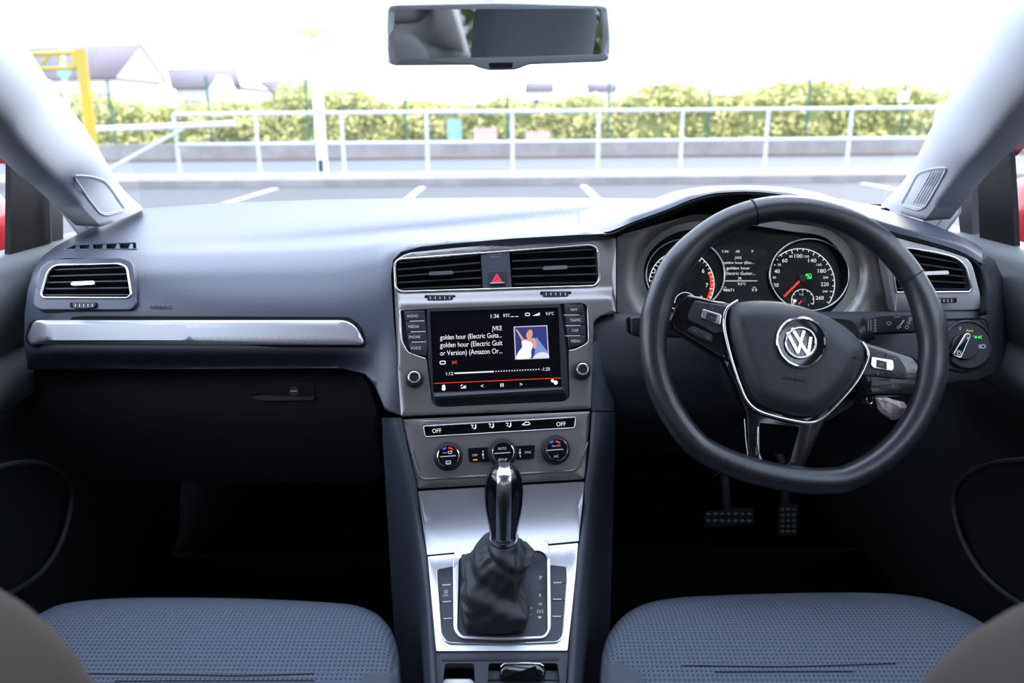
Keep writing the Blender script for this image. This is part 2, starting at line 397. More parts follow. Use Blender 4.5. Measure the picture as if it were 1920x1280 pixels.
#==SPLIT==
# ================================================================== DASHBOARD
dash = thing('dashboard', pt(960, 600, 1.15), 'wide dark grey moulded dashboard spanning the car under the windscreen', 'dashboard')
SHELL = rows([
 [(45,520,1.17),(75,484,1.17),(105,462,1.19),(150,437,1.25),(200,414,1.32),(265,391,1.40),(420,380,1.46),(600,374,1.50),(800,371,1.52),(960,370,1.53),(1110,371,1.52),(1300,372,1.5),(1560,376,1.46),(1660,388,1.4),(1720,402,1.34)],
 [(45,540,1.10),(105,474,1.15),(150,460,1.17),(260,451,1.2),(420,444,1.23),(600,432,1.25),(800,415,1.28),(960,400,1.32),(1100,388,1.36),(1200,384,1.38),(1660,394,1.36)],
 [(45,552,1.09),(105,482,1.125),(150,468,1.15),(260,458,1.18),(420,453,1.205),(600,444,1.225),(800,428,1.255),(960,412,1.295),(1100,397,1.34),(1200,390,1.37),(1660,398,1.355)],
 [(45,575,1.08),(105,500,1.075),(260,482,1.12),(600,470,1.135),(700,460,1.13),(745,450,1.13),(960,434,1.15),(1100,424,1.16),(1200,405,1.3)],
 [(45,610,1.068),(105,520,1.056),(260,520,1.07),(600,515,1.08),(700,500,1.08),(735,480,1.075),(790,462,1.07),(900,452,1.07),(1050,442,1.075),(1150,437,1.085),(1200,425,1.2)],
 [(45,650,1.062),(105,590,1.049),(700,590,1.055),(745,585,1.055),(1200,560,1.06)],
 [(45,655,1.062),(105,655,1.049),(620,655,1.05),(700,655,1.05),(745,655,1.045),(1200,655,1.05)],
 [(45,700,1.12),(105,692,1.09),(620,692,1.09),(690,694,1.055),(745,690,1.04),(1200,690,1.04)],
 [(45,800,1.12),(105,790,1.08),(700,790,1.03),(1200,790,1.03)]])
VENTL = [(62,573),(68,530),(77,500),(96,487),(165,484),(232,484),(248,491),(254,520),(257,570),(246,581),(160,581),(74,581)]
DEFR = rp([(118,468),(140,459),(256,455),(257,467)], 4)
out = [(52,693),(45,640),(46,590),(52,545),(62,508),(80,480),(105,461),(150,437),(200,414),(265,391),(420,380),(600,374),(800,371),(960,370),(1110,371),(1200,372),(1250,373),(1240,380),(1200,392),(1165,410),(1150,437),(1050,442),(960,447),(900,452),(790,462),(752,472),(737,487),(733,515),(738,600),(746,690),(755,779),(722,768),(702,722),(684,700),(640,690),(300,692)]
o = plate('dash_pad', SHELL, out, M['pad'], dash, holes=[clean(rp(VENTL, 5)), DEFR], t=.02, step=(11, 3.5), sharp=60)
plate('dash_pad_corner', SHELL, [(1575,373),(1610,380),(1660,388),(1668,398),(1600,392),(1575,384)], M['pad'], dash, t=.01, step=(8, 3))
# --- silver strip and groove
gr = rp([(160,592,6),(655,594,8),(678,612,14),(686,640,6),(682,652,4),(60,652,6),(46,640,8),(55,600,14)], 6)
plate('strip_groove', SHELL, gr, M['black'], dash, h=.0015, t=.004, step=16)
bar = rp([(64,600,9),(649,600,16),(668,611,16),(682,640,5),(680,646,4),(57,645,5),(51,632,8)], 6, 5)
tag(plate('trim_strip', SHELL, bar, M['silver'], dash, h=.011, t=.012, step=(14, 5), edge=(4, .0025)), 'long brushed silver trim strip')
ik = Ink(SHELL, .0018); ik.text('AIRBAG', 301, 576, 6.5, wid=41); ik.build('airbag_lettering', M['black'], dash)
# --- glovebox
LOW = rows([[(0,690,1.10),(200,690,1.095),(680,690,1.095),(760,690,1.095)],[(0,700,1.125),(680,700,1.115),(760,700,1.115)],[(0,780,1.13),(700,780,1.12)],[(0,900,1.17),(700,900,1.16)],[(0,960,1.25),(700,960,1.25)]])
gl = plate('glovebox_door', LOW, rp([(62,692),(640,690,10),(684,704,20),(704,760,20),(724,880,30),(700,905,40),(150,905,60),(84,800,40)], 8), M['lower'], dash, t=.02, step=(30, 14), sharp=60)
LOWP = MeshSurf(gl)
plate('handle_recess', LOWP, rp([(468,742),(505,722,10),(520,716,4),(590,716,6),(590,748,6)], 4), M['piano'], gl, h=.001, t=.002)
tag(plate('handle', LOWP, rp([(470,745),(488,742),(590,744),(586,750),(490,751)], 2), M['dark'], gl, h=.006, t=.006), 'black pull lip')
plate('latch', LOWP, circ(551, 733, 9, 20), M['dark'], gl, h=.003, t=.003)
ik = Ink(LOWP, .0036); ik.line((545, 733), (557, 733), 1.6); ik.build('latch_mark', M['label'], gl)
# --- slatted vents
def slats(surf, parent, opening, n, h0, m=None, depth=.016):
    for k in range(n):
        f = (k + .55) / n; L = None
        xs = []
        # intersect the opening with a line at this fraction between its top and bottom edges
        x0 = min(p[0] for p in opening); x1 = max(p[0] for p in opening); pts = []
        for i in range(41):
            x = x0 + (x1 - x0) * i / 40; ys = []
            for j in range(len(opening)):
                a, b = opening[j-1], opening[j]
                if (a[0] > x) != (b[0] > x): ys.append(a[1] + (b[1]-a[1]) * (x-a[0]) / (b[0]-a[0]))
            if len(ys) >= 2: pts.append((x, min(ys), max(ys)))
        mid = pts[6:-6]; A, B = mid[0], mid[-1]
        line = lambda x: ((A[1] + (A[2]-A[1])*f) * (B[0]-x) + (B[1] + (B[2]-B[1])*f) * (x-A[0])) / (B[0]-A[0])
        ok = [x for x, lo, hi in pts if lo + 1.5 < line(x) < hi - 1.5]
        a, b = ok[0] + 1, ok[-1] - 1
        bm = bmesh.new(); vv = []
        for x in (a, b):
            p = surf.hit(x, line(x), h0); nn = surf.nor(x, line(x)); up = V((0, 0, 1)); up = (up - nn * up.dot(nn)).normalized()
            vv.append([bm.verts.new(p + up*.0010), bm.verts.new(p - up*.0010), bm.verts.new(p - nn*depth - up*.0010 - up*.002), bm.verts.new(p - nn*depth + up*.0010 - up*.002)])
        for i in range(4): bm.faces.new([vv[0][i], vv[0][(i+1)%4], vv[1][(i+1)%4], vv[1][i]])
        bm.faces.new(vv[0]); bm.faces.new(vv[1][::-1])
        finish('slat', bm, m or M['dark'], parent)
def vent(surf, parent, opening, n, wheel, tab, m, ring=True, h=0, wh=None):
    plate('vent_duct', surf, opening, M['black'], parent, h=h - .019, t=.004)
    slats(surf, parent, opening, n, h - .002)
    if ring: tag(ring_on('chrome_surround', surf, opening, .0016, M['chrome'], parent, h + .0005), 'thin chrome surround')
    x, y, w = tab
    tb = plate('airflow_tab', surf, rp([(x-w/2, y+4), (x-w/2+3, y-1), (x+w/2-3, y-3), (x+w/2, y+1), (x+w/2-2, y+4), (x-w/2+4, y+6)], 1.5), M['satin'], parent, h=h + .004, t=.008)
    x, y, w = wheel
    if wh is not None: h = wh
    plate('thumbwheel_slot', surf, box(x-w/2-4, y-5, x+w/2+4, y+4.5, 2), M['black'], parent, h=h + .0006, t=.001)
    tw = plate('thumbwheel', surf, rp([(x-w/2, y-4), (x+w/2, y-4.5), (x+w/2-2, y+4), (x, y+6), (x-w/2+2, y+4.5)], 2), M['dark'], parent, h=h + .004, t=.004)
    ik = Ink(surf, h + .0045)
    for k in range(5): ik.line((x-w*.36+k*w*.18, y-2.5), (x-w*.36+k*w*.18, y+3), 1.4)
    ik.build('grip_marks', M['label'], tw)
vl = bpy.data.objects.new('side_air_vent', None); COL.objects.link(vl); vl.parent = dash; vl.location = (0, 0, 0)
def part_empty(name, parent):
    o = bpy.data.objects.new(name, None); COL.objects.link(o); o.parent = parent; return o
VLS = Plane(pt(75, 500, 1.06), (pt(250, 500, 1.065) - pt(75, 500, 1.06)).cross(pt(160, 580, 1.04) - pt(160, 485, 1.062)))
OPL = rp([(77,552,6),(90,508,10),(104,497,8),(222,494,10),(238,500,8),(246,552,5),(240,558,4),(82,558,5)], 5)
plate('vent_bezel', VLS, rp(VENTL, 6), M['pad'], vl, holes=[OPL], h=.002, t=.024, edge=(3, .0015))
vent(VLS, vl, OPL, 5, (157, 572, 44), (155, 529, 46), M['dark'], h=.002)
# --- defroster slot
DS = Func(lambda x, y: SHELL.f(x, y) + .022)
dv = plate('defroster_grille', DS, DEFR, M['black'], dash, t=.004)
for k in range(5):
    x = 140 + k * 25
    plate('grille_fin', SHELL, [(x, 467.5), (x + 10, 467.2), (x + 9, 457), (x + 4, 457)], M['pad'], dv, h=.0, t=.016)
ring_on('grille_rim', SHELL, DEFR, .0012, M['pad'], dv, .001)
# --- hood over the instruments, and right end
CW = rows([
 [(1060,392,1.38),(1105,390,1.36),(1140,387,1.33),(1215,377,1.24),(1264,359,1.23),(1327,349,1.23),(1402,347,1.23),(1477,352,1.23),(1534,361,1.23),(1600,382,1.23),(1660,394,1.24),(1740,418,1.22),(1790,438,1.18),(1850,471,1.14),(1890,510,1.14)],
 [(1060,400,1.34),(1140,395,1.27),(1215,384,1.16),(1264,364,1.16),(1327,352,1.16),(1402,350,1.16),(1477,355,1.16),(1534,366,1.16),(1600,388,1.14),(1660,404,1.14),(1740,428,1.12),(1800,447,1.10),(1850,480,1.1),(1890,530,1.12)],
 [(1060,430,1.15),(1105,428,1.13),(1140,422,1.12),(1189,406,1.065),(1252,384,1.065),(1301,365,1.07),(1342,357,1.09),(1400,354,1.09),(1477,360,1.09),(1534,374,1.08),(1600,397,1.065),(1680,425,1.05),(1740,442,1.045),(1800,460,1.045),(1850,490,1.06),(1890,550,1.1)],
 [(1060,443,1.10),(1105,440,1.09),(1140,435,1.08),(1189,415,1.06),(1252,392,1.06),(1301,372,1.065),(1342,362,1.085),(1400,359,1.085),(1477,366,1.085),(1534,382,1.075),(1600,407,1.06),(1680,437,1.05),(1740,452,1.045),(1800,471,1.045),(1850,510,1.055),(1890,570,1.1)]])
upper = [(1070,393),(1105,390),(1140,388),(1180,383),(1215,377),(1240,367),(1264,359),(1295,353),(1327,349),(1402,347),(1440,349),(1477,352),(1534,361),(1565,371),(1600,382),(1660,394),(1700,405),(1740,418),(1790,438),(1820,452),(1848,470)]
lower = [(1838,492),(1800,471),(1740,452),(1680,437),(1640,422),(1600,407),(1534,382),(1477,366),(1400,359),(1342,362),(1301,372),(1252,392),(1189,415),(1160,427),(1140,434),(1110,437),(1085,438),(1085,410)]
fU = pchip([q[0] for q in upper], [q[1] for q in upper]); lw_ = sorted([q for q in lower if q[1] > 411 or q[0] > 1240]); fL = pchip([q[0] for q in lw_], [q[1] for q in lw_])
secs = []; x = 1086
while x <= 1842:
    y0, y1 = fU(x), fL(x); P = [CW.hit(x, y0 + (y1 - y0) * (k / 18) ** .9) for k in range(19)]
    secs.append(P + [P[-1] + V((0, .006, -.006)), P[9] + V((0, .01, -.016)), P[0] + V((0, 0, -.014))]); x += 7
hood = loft('instrument_hood', secs, M['pad'], dash, closed=True, caps=True, sharp=60)
# underside of the hood reaching back to the dials
lo = cr([(1100,440),(1150,433),(1189,415),(1252,392),(1301,372),(1342,362),(1400,359),(1477,366),(1534,382),(1600,407),(1680,437),(1740,452),(1800,471),(1836,494),(1850,540),(1850,585)], 4, False)
secs = []
for x, y in lo:
    p = CW.hit(x, y) - V((0, 0, .003)); secs.append([p, p + V((0, .03, -.012)), p + V((0, .16, -.026)), p + V((0, .165, -.16))])
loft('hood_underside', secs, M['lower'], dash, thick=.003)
# --- lower driver side panel and right end
lowd = rows([[(1100,580,1.085),(1300,580,1.085),(1900,580,1.055)],[(1100,600,1.075),(1900,600,1.05)],[(1100,700,1.06),(1900,700,1.05)],[(1100,760,1.08),(1900,760,1.07)],[(1100,850,1.2),(1900,850,1.18)]])
DEND = Func(lambda x, y: lowd.f(x, y) + (.07 * ((x - 1832) / 55) ** 2 if x > 1832 else 0))
LSW = circ(1812, 646, 43, 40)
plate('driver_lower_panel', DEND, [(1112,790),(1110,700),(1112,612),(1118,596),(1128,588),(1300,585),(1500,584),(1700,584),(1830,582),(1840,577),(1843,560),(1838,525),(1828,503),(1812,488),(1838,491),(1852,480),(1865,487),(1880,520),(1890,570),(1893,620),(1884,668),(1862,700),(1832,712),(1795,713),(1765,722),(1740,780),(1600,850),(1300,850),(1150,840)], M['dark'], dash, t=.02, step=(16, 12), sharp=60)
# --- silver panels behind the wheel
FP = Plane(pt(1400, 510, 1.105), V((0, -1, .25)))
lensout = cr([(1207,515),(1214,482),(1232,458),(1262,438),(1300,428),(1400,420),(1490,432),(1545,440),(1576,462),(1596,495),(1600,520),(1592,552),(1570,578),(1540,600),(1500,612),(1440,606),(1300,610),(1250,590),(1218,555)], 4)
plate('instrument_surround', FP, rp([(1157,442,2),(1300,402,2),(1560,402,2),(1640,440,3),(1656,490,2),(1676,585,2),(1500,640,2),(1300,640,2),(1200,590,2),(1157,586,2)], 2), M['fascia'], dash, holes=[lensout], t=.012, h=0, step=(10, 10),
      hf=lambda x, y: -.018 * math.exp(-(max(0, dist(x, y, [lensout]) - 2) / 16.0) ** 2), sharp=60)
VP = Plane(pt(1760, 520, 1.055), V((-.10, -1, .12)))
OPR = rp([(1600,459,3),(1712,466,4),(1760,474,20),(1795,484,16),(1811,500,14),(1822,541,5),(1818,547,4),(1600,548,3)], 5)
vr = part_empty('side_air_vent', dash)
plate('vent_panel', VP, rp([(1659,442,2),(1700,447,10),(1750,456,20),(1800,472,20),(1822,492,18),(1840,560,10),(1840,580,8),(1820,582,6),(1678,585,2),(1659,490,2)], 6), M['silver'], vr, holes=[OPR and rp([(1668,462,3),(1712,466,4),(1760,474,20),(1795,484,16),(1811,500,14),(1822,541,5),(1818,547,4),(1680,548,3)], 5)], h=.001, t=.024, edge=(3, .0015))
vent(VP, vr, rp([(1668,462,3),(1712,466,4),(1760,474,20),(1795,484,16),(1811,500,14),(1822,541,5),(1818,547,4),(1680,548,3)], 5), 5, (1770, 563, 40), (1755, 510, 50), M['dark'], h=.001)
# ================================================================== CENTRE FASCIA
FO = rp([(738,510,10),(738,490,14),(762,474,24),(940,456,40),(1080,447,40),(1148,444,4),(1155,446,2),(1155,586,2),(1126,592,10),(1113,604,6),(1112,640,2),(1108,766,2),(950,772,2),(752,780,2),(746,690,2)], 6)
VO1 = rp([(740,494,10),(748,486,10),(902,470,1),(907,541,1),(752,547,10),(742,541,8)], 6)
VO2 = rp([(955,467,1),(1108,459,10),(1121,466,9),(1124,524,6),(1116,536,8),(960,539,1)], 6)
SCRO = rp([(747,580,6),(1090,567,12),(1101,572,8),(1105,640,8),(1098,648,6),(1066,660,3),(1068,745,8),(1058,752,8),(822,763,8),(810,755,6),(800,674,3),(762,660,10),(752,640,8)], 4)
ff = plate('centre_fascia', STACK, FO, M['fascia'], dash, holes=[rp([(740,494,10),(748,486,10),(1108,459,10),(1121,466,9),(1124,524,6),(1116,536,8),(752,547,10),(742,541,8)], 6), SCRO], t=.03, edge=(3, .0015), sharp=45, step=(9, 4), hf=ramp)
cv = part_empty('centre_air_vent', dash); cv2 = part_empty('centre_air_vent', dash)
vent(STACK, cv, VO1, 5, (825, 558, 50), (827, 510, 48), M['dark'], ring=False, h=VD, wh=-.006)
vent(STACK, cv2, VO2, 5, (1042, 551, 50), (1041, 500, 48), M['dark'], ring=False, h=VD, wh=-.006)
tag(ring_on('chrome_surround', STACK, rp([(740,494,10),(748,486,10),(1108,459,10),(1121,466,9),(1124,524,6),(1116,536,8),(752,547,10),(742,541,8)], 6), .0016, M['chrome'], dash, VD + .0005), 'thin chrome surround')
cp = plate('centre_pillar', STACK, [(901.5,470),(954.5,467),(959.5,539.5),(906,542)], M['console'], dash, h=VD + .0004, t=.02)
ik = Ink(STACK, VD + .0007); ik.text('PASSENGER', 928, 476, 3, rot=2, wid=28); ik.text('AIR BAG', 928, 481, 3, rot=2, wid=20); ik.build('airbag_notice', M['labeldim'], cp)
hz = tag(plate('hazard_button', STACK, rp([(916,508),(947,506),(949,533),(918,535)], 4), M['dark'], dash, h=VD + .003, t=.004, edge=(2, .001)), 'dark button with red triangle')
ik = Ink(STACK, VD + .0035); tri = [(923,528),(931.5,514),(940,527)]; ik.path(tri, 2.2, True); ik.path([(928,525),(931.5,519),(935.5,525)], 2, True); ik.build('triangle', M['redprint'], hz)
ik = Ink(STACK, VD + .0035); ik.line((919,530.5), (946,529.3), 1.6); ik.build('light_line', M['label'], hz)
#==SPLIT==
# ================================================================== INFOTAINMENT UNIT
inf = thing('infotainment_unit', STACK.hit(935, 665), 'black touchscreen unit showing a song title, flanked by shortcut buttons and two knobs', 'car stereo')
plate('unit_body', STACK, SCRO, M['dark'], inf, h=-.006, t=.02)
tag(line_on('edge_trim', STACK, rp([(750,581,1),(753,640,10),(764,661,6),(786,669,4),(798,673,1)], 3), .0013, M['satin'], inf, h=-.001), 'bright silver edge strip')
tag(line_on('edge_trim', STACK, rp([(1102,575,1),(1104,640,10),(1098,646,6),(1080,655,4),(1067,658,1)], 3), .0011, M['satin'], inf, h=-.001), 'bright silver edge strip')
tag(line_on('edge_trim', STACK, [(750,581),(920,573),(1092,567.5)], .0009, M['satin'], inf, h=-.001), 'thin silver top strip')
bz = plate('screen_bezel', STACK, rp([(800,578,3),(1050,569,3),(1062,660,1),(1066,744,6),(1058,750,6),(822,761,6),(811,756,4),(803,672,1)], 3), M['dark'], inf, holes=[rp([(806,584),(1047,576),(1053,724),(813,735)], 2)], h=.0008, t=.006)
scr = plate('screen', STACK, [(805,583),(1048,575),(1054,725),(812,736)], M['screen'], inf, h=-.001, t=.003)
tag(plate('bezel_lip', STACK, rp([(812,737),(1055,726.5),(1060,734),(814,746)], 2), M['console'], inf, h=.005, t=.006, edge=(3, .002)), 'paler lower lip of the screen')
plate('disc_slot', STACK, rp([(816,748),(1061,737),(1062,747),(1056,749.5),(824,760),(817,757)], 3), M['piano'], inf, h=.001, t=.002)
R1 = 2.2
ik = Ink(STACK, -.0005)
for t_, x, y, s, al, w in (('1:36',928,592,7.5,'C',15.5),('RTC',950,591,6,'C',12),('9.5°C',1031,587.5,5.5,'C',15),('JVKE',941,614.5,9,'R',19),
    ('golden hour (Electric Guita...',825,632,9.5,'L',116),('golden hour (Electric Guit',825,646.5,10,'L',117),('or Version) (Amazon Or...',825,661.5,10,'L',117),
    ('1:12',843,700,6.5,'C',13),('-1:25',1023,691.5,6.5,'C',16),('<',904,723,8,'C',None),('>',977,720,8,'C',None)):
    r_ = 2.0 if t_[0] in 'go' else R1
    if al == 'L': ik.text(t_, x, y, s, R1, 'L', wid=w)
    else: ik.text(t_, x, y, s, R1, al, wid=w)
ik.line((852, 699.6), (926, 696.3), 2.6)
for k in range(17): ik.line((929 + k*5, 696.1 - k*.24), (931.2 + k*5, 696.0 - k*.24), 2)
ik.line((939.3,718.5),(939.3,725),2); ik.line((943.3,718.3),(943.3,724.8),2)
ik.poly(circ(832,724,3.2,14)); ik.poly(circ(832,728.5,3.8,14)); ik.line((864,727),(874,726.6),2); ik.line((864,723.5),(867,721),2); ik.line((869,724),(874,723.6),2)
ik.poly(circ(1036,713.5,3.2,12)); ik.poly(circ(1042,717,4,14)); ik.path(rp([(825,677),(835,676.5),(835,682),(825,682.5)],2.5),1.8,True)
ik.path(rp([(985,587),(993,586.7),(993,591.5),(985,591.8)],2.5),1.6,True); ik.poly([(998,592),(1012,585.5),(1012,591.3)]); ik.line((958,593.5),(964,593.3),1.2); ik.line((966,593.2),(972,593),1.2)
ik.build('screen_text', M['white'], scr)
ik = Ink(STACK, -.0005); ik.line((814,718.6),(1052,708.2),1.3); ik.path([(847,677),(849,677),(854,681),(857,681)],1.4); ik.path([(847,681.5),(849,681.4),(854,677),(857,676.6)],1.4); ik.build('red_marks', M['red'], scr)
# cover picture: plain singer in a white dress
art = plate('cover_picture', STACK, [(963,612),(1026,609.5),(1029.5,671.5),(966,674)], mat('picture_frame', (.1,.1,.1), emit=(.8,.72,.85), es=.8), scr, h=-.0004, t=.0005)
plate('backdrop', STACK, [(965,613.5),(1024.5,611.2),(1027.8,670.3),(967.6,672.5)], mat('stage_navy', (.01,.01,.05), emit=(.012,.018,.12), es=1), art, h=-.0003, t=.0002)
def pic(nm, P, c, e, k): plate(nm, STACK, P, mat('picture_' + nm, (0, 0, 0), emit=c, es=e), art, h=-.0002 + k*.0001, t=.0001)
pic('spotlight', [(1004,634),(1007,633),(1027.5,660),(1027.8,670),(1002,671)], (.20,.32,.75), .9, 0)
pic('glow', cr([(1000,671),(1008,662),(1020,660),(1027.6,664),(1027.8,670.2)], 4), (.75,.80,1), 1, 1)
pic('arm', [(966,616),(970,618),(983,636),(992,634),(1002,633),(1006,640),(1006,652),(1001,654),(998,646),(990,641),(980,641)], (.85,.45,.35), .8, 2)
pic('dress', cr([(978,640),(985,638),(996,642),(999,648),(996,658),(994,671),(969,672),(972,660),(979,650)], 4), (1,.96,1), 1.1, 3)
pic('face', cr([(987,622),(992,617),(998,620),(998,630),(992,635),(987,631)], 5), (.8,.45,.36), .8, 4)
pic('hair', cr([(985,628),(985,620),(990,615),(996,616),(990,620),(987,626)], 5), (.10,.05,.06), .8, 5)
# shortcut buttons
def tbtn(name, P, text, x, y, w, line, rot=1.5):
    b = plate(name, STACK, rp(P, 1.5), M['dark'], inf, h=.0005, t=.004, edge=(1.5, .0007))
    k = Ink(STACK, .001); k.text(text, x, y, 5.5, rot, wid=w); k.build('lettering', M['whitedim'], b)
    if line: k = Ink(STACK, .001); k.line(line[0], line[1], 1.5); k.build('divider', M['label'], b)
L0 = [(757, 583), (760, 603), (763, 623.5), (766, 643), (771, 663)]; R0 = [(797, 581.5), (799, 602), (801, 622), (803, 642), (800, 668)]
for i, (nm, x, y, w) in enumerate((('RADIO',774,592,20),('MEDIA',776,612,20),('PHONE',777.5,631.5,21),('VOICE',779.5,652,19))):
    P = [(L0[i][0], L0[i][1]+.5), (R0[i][0]-1, R0[i][1]+.5), (R0[i+1][0]-1, R0[i+1][1]-.5), (L0[i+1][0], L0[i+1][1]-.5)]
    tbtn('shortcut_button', P, nm, x, y, w, ((x-6, y+10),(x+22, y+9)) if i < 3 else None)
L0 = [(1058, 570), (1060, 590), (1062, 610), (1064, 629), (1067, 655)]; R0 = [(1094, 570.5), (1096.5, 589), (1098, 609), (1099, 628), (1098, 644)]
for i, (nm, x, y, w) in enumerate((('NAV',1076.5,580,12),('TRAFFIC',1079,600,21),('CAR',1078.5,619,12),('MENU',1079.5,639,17))):
    P = [(L0[i][0], L0[i][1]+.5), (R0[i][0]-1, R0[i][1]+.5), (R0[i+1][0]-1, R0[i+1][1]-.5), (L0[i+1][0], L0[i+1][1]-.5)]
    tbtn('shortcut_button', P, nm, x, y, w, ((x-19, y+10.5),(x+9, y+9.8)) if i < 3 else None)
def knob(surf, x, y, r, parent, name='volume_knob'):
    c = surf.hit(x, y); n = surf.nor(x, y); k = (surf.hit(x + 1, y) - c).length
    kb = lathe(name, c, n, [(r*1.12*k, -.002), (r*1.15*k, .002), (r*.95*k, .003), (r*.93*k, .012), (r*.86*k, .0145), (r*.3*k, .0148)], M['dark'], parent)
    tag(lathe('knob_ring', c, n, [(r*.62*k, .0146), (r*.72*k, .0146), (r*.72*k, .0156), (r*.64*k, .0162), (r*.48*k, .0162), (r*.46*k, .0150), (r*.46*k, .0146)], M['satin'], kb, ring=True), 'satin chrome ring')
    return kb
knob(STACK, 777, 709.5, 16, inf); knob(STACK, 1089, 694.5, 16, inf)
# ================================================================== CLIMATE PANEL
clim = thing('climate_control_panel', STACK.hit(935, 840), 'brown-grey climate panel below the touchscreen with three round dials', 'climate control panel')
CPO = rp([(755,786,3),(1107,771,3),(1096,898,4),(783,916,4)], 3)
plate('panel', STACK, CPO, M['fascia'], clim, h=-.001, t=.02, edge=(3, .002), holes=[rp([(794,799),(1080,782),(1078,802),(797,819)], 3)], step=12)
tag(line_on('panel_crease', STACK, rp([(772,845,2),(787,899,14),(1083,882,14),(1102,830,2)], 6, 8), .0016, M['fascia'], clim, h=-.0008), 'soft raised crease')
ds = plate('display_strip', STACK, rp([(793,798),(1081,781),(1079,803),(796,820)], 3), M['screen'], clim, h=-.004, t=.004)
tag(ring_on('strip_surround', STACK, rp([(794,799),(1080,782),(1078,802),(797,819)], 4), .0010, M['satin'], clim, h=-.0008), 'thin silver surround')
ik = Ink(STACK, -.0035); ik.text('OFF', 819, 807, 8.5, 3, wid=17); ik.text('OFF', 1052, 794.5, 8.5, 3, wid=17)
for x, y in ((888,799.5),(921,797.5),(953.5,796)):
    ik.path([(x+4,y-4),(x+4,y+3),(x,y+4)],2.2); ik.line((x-5,y-3),(x,y-2),1.6); ik.line((x-3,y+3),(x-1,y),1.6)
ik.path(cr([(980,795),(983,794),(985,791.5),(990,791),(993,793.5),(993,795.5),(981,796.5)],3),1.6,True)
ik.build('lettering', M['white'], ds)
def dial(x, y, r, texts, warm=True):
    c = STACK.hit(x, y); n = STACK.nor(x, y); k = (STACK.hit(x+1, y) - c).length; R = r * k
    kb = lathe('dial', c, n, [(R*1.12, -.002), (R*1.14, .003), (R*1.0, .006), (R*.97, .013), (R*.90, .0155), (R*.86, .0150)], M['dark'], clim)
    tag(lathe('dial_ring', c, n, [(R*.80, .014), (R*.86, .014), (R*.86, .0164), (R*.80, .0168), (R*.77, .0160), (R*.77, .014)], M['chrome'], kb, ring=True), 'thin chrome ring')
    lathe('dial_face', c, n, [(R*.78, .012), (R*.78, .0152), (R*.01, .0153)], M['piano'], kb)
    ik = Ink(STACK, .0157); ik.line((x-r*.62, y+1), (x+r*.62, y-1), 1.6)
    for s, dx, dy, sz, w in texts: ik.text(s, x+dx, y+dy, sz, 2, wid=w)
    ik.build('lettering', M['whitedim'], kb)
    if warm:
        k1 = Ink(STACK, .0157); k1.arc(x, y, r*.66, 3, 100, 128, 8); k1.build('cold_mark', M['blue'], kb)
        k1 = Ink(STACK, .0157); k1.arc(x, y, r*.66, 3, 55, 88, 8); k1.build('warm_mark', M['red'], kb)
    return kb
k1 = dial(840, 855, 24, [('max', -6, -7, 3, 8)])
ik = Ink(STACK, .0157); ik.path(rp([(840,846),(848,845),(846,850),(841,850)],1.5),1.6,True); ik.path(rp([(836,864),(845,863.5),(845,869.5),(836,870)],1.5),1.5,True); ik.line((839,866),(839,869),1.2); ik.line((842,866),(842,869),1.2); ik.build('symbols', M['whitedim'], k1)
dial(1041, 843, 24, [('max A/C', 2, -8, 4, 16), ('A/C', 2, 12, 4.5, 9)])
dial(941.5, 849, 24, [('AUTO', 0, -8.5, 5, 16), ('SETUP', 1, 12.5, 5, 17)], False)
for P, nm, tx, ty, w in (([(877,840),(920,838),(918,866),(881,866)],'OFF',890.5,853,10),([(964,836),(1003,834),(1001,860),(966,862)],'SYNC',990,847.5,12)):
    b = plate('side_button', STACK, rp(P, 3), M['piano'], clim, h=.0005, t=.004)
    ik = Ink(STACK, .001); ik.text(nm, tx, ty, 4.5, 2, wid=w); fx = 905.5 if nm == 'OFF' else 975
    ik.line((fx,844 if nm=='OFF' else 841),(fx,849 if nm=='OFF' else 846),1.5); ik.poly(circ(fx,852 if nm=='OFF' else 848.5,2.2,10)); ik.line((fx,855 if nm=='OFF' else 852),(fx+1,860 if nm=='OFF' else 857),1.5)
    ik.build('lettering', M['whitedim'], b)
    if nm == 'OFF': ik = Ink(STACK, .001); ik.line((887,862),(895,861.5),2.2); ik.build('indicator_light', M['amber'], b)
# ================================================================== INSTRUMENT CLUSTER
clus = thing('instrument_cluster', FP.hit(1400, 600, -.03), 'black instrument cluster with two round dials and a lit display between them', 'instrument cluster')
IC = Plane(pt(1400, 515, 1.135), V((0, -1, .25)))
plate('housing', IC, cr([(1200,515),(1207,480),(1228,452),(1260,430),(1300,418),(1400,412),(1490,420),(1548,430),(1584,456),(1604,495),(1608,525),(1600,560),(1570,592),(1540,620),(1300,620),(1240,595),(1212,560)], 4), M['matscreen'], clus, t=.02)
def gauge(cx, cy, r, ry, name):
    c = IC.hit(cx, cy)
    g = part_empty(name, clus)
    o = tube('dial_rim', [IC.hit(x, y, .006) for x, y in circ(cx, cy, r, 60, ry)], .0016, M['satin'], g, True, 8)
    secs = [[IC.hit(cx+(x-cx)*q, cy+(y-cy)*q, hh) for x, y in circ(cx, cy, r, 60, ry)] for q, hh in ((1, .006), (.93, .0005))]
    secs = [s + [s[0]] for s in secs]; loft('dial_well', secs, M['matscreen'], g)
    return g
g1 = gauge(1285, 515, 74, 67, 'tachometer'); g2 = gauge(1518, 515, 74.5, 67.5, 'speedometer')
ik = Ink(IC, .0009); a0, a1 = 205, -37
def tick(ik, cx, cy, rx, ry, a, l, w): c_, s_ = math.cos(rad(a)), math.sin(rad(a)); ik.line((cx+rx*c_, cy-ry*s_), (cx+(rx-l)*c_, cy-(ry-l)*s_), w)
ik.arc(1500, 532, 65, 1.6, 150, -33, 60, 66)
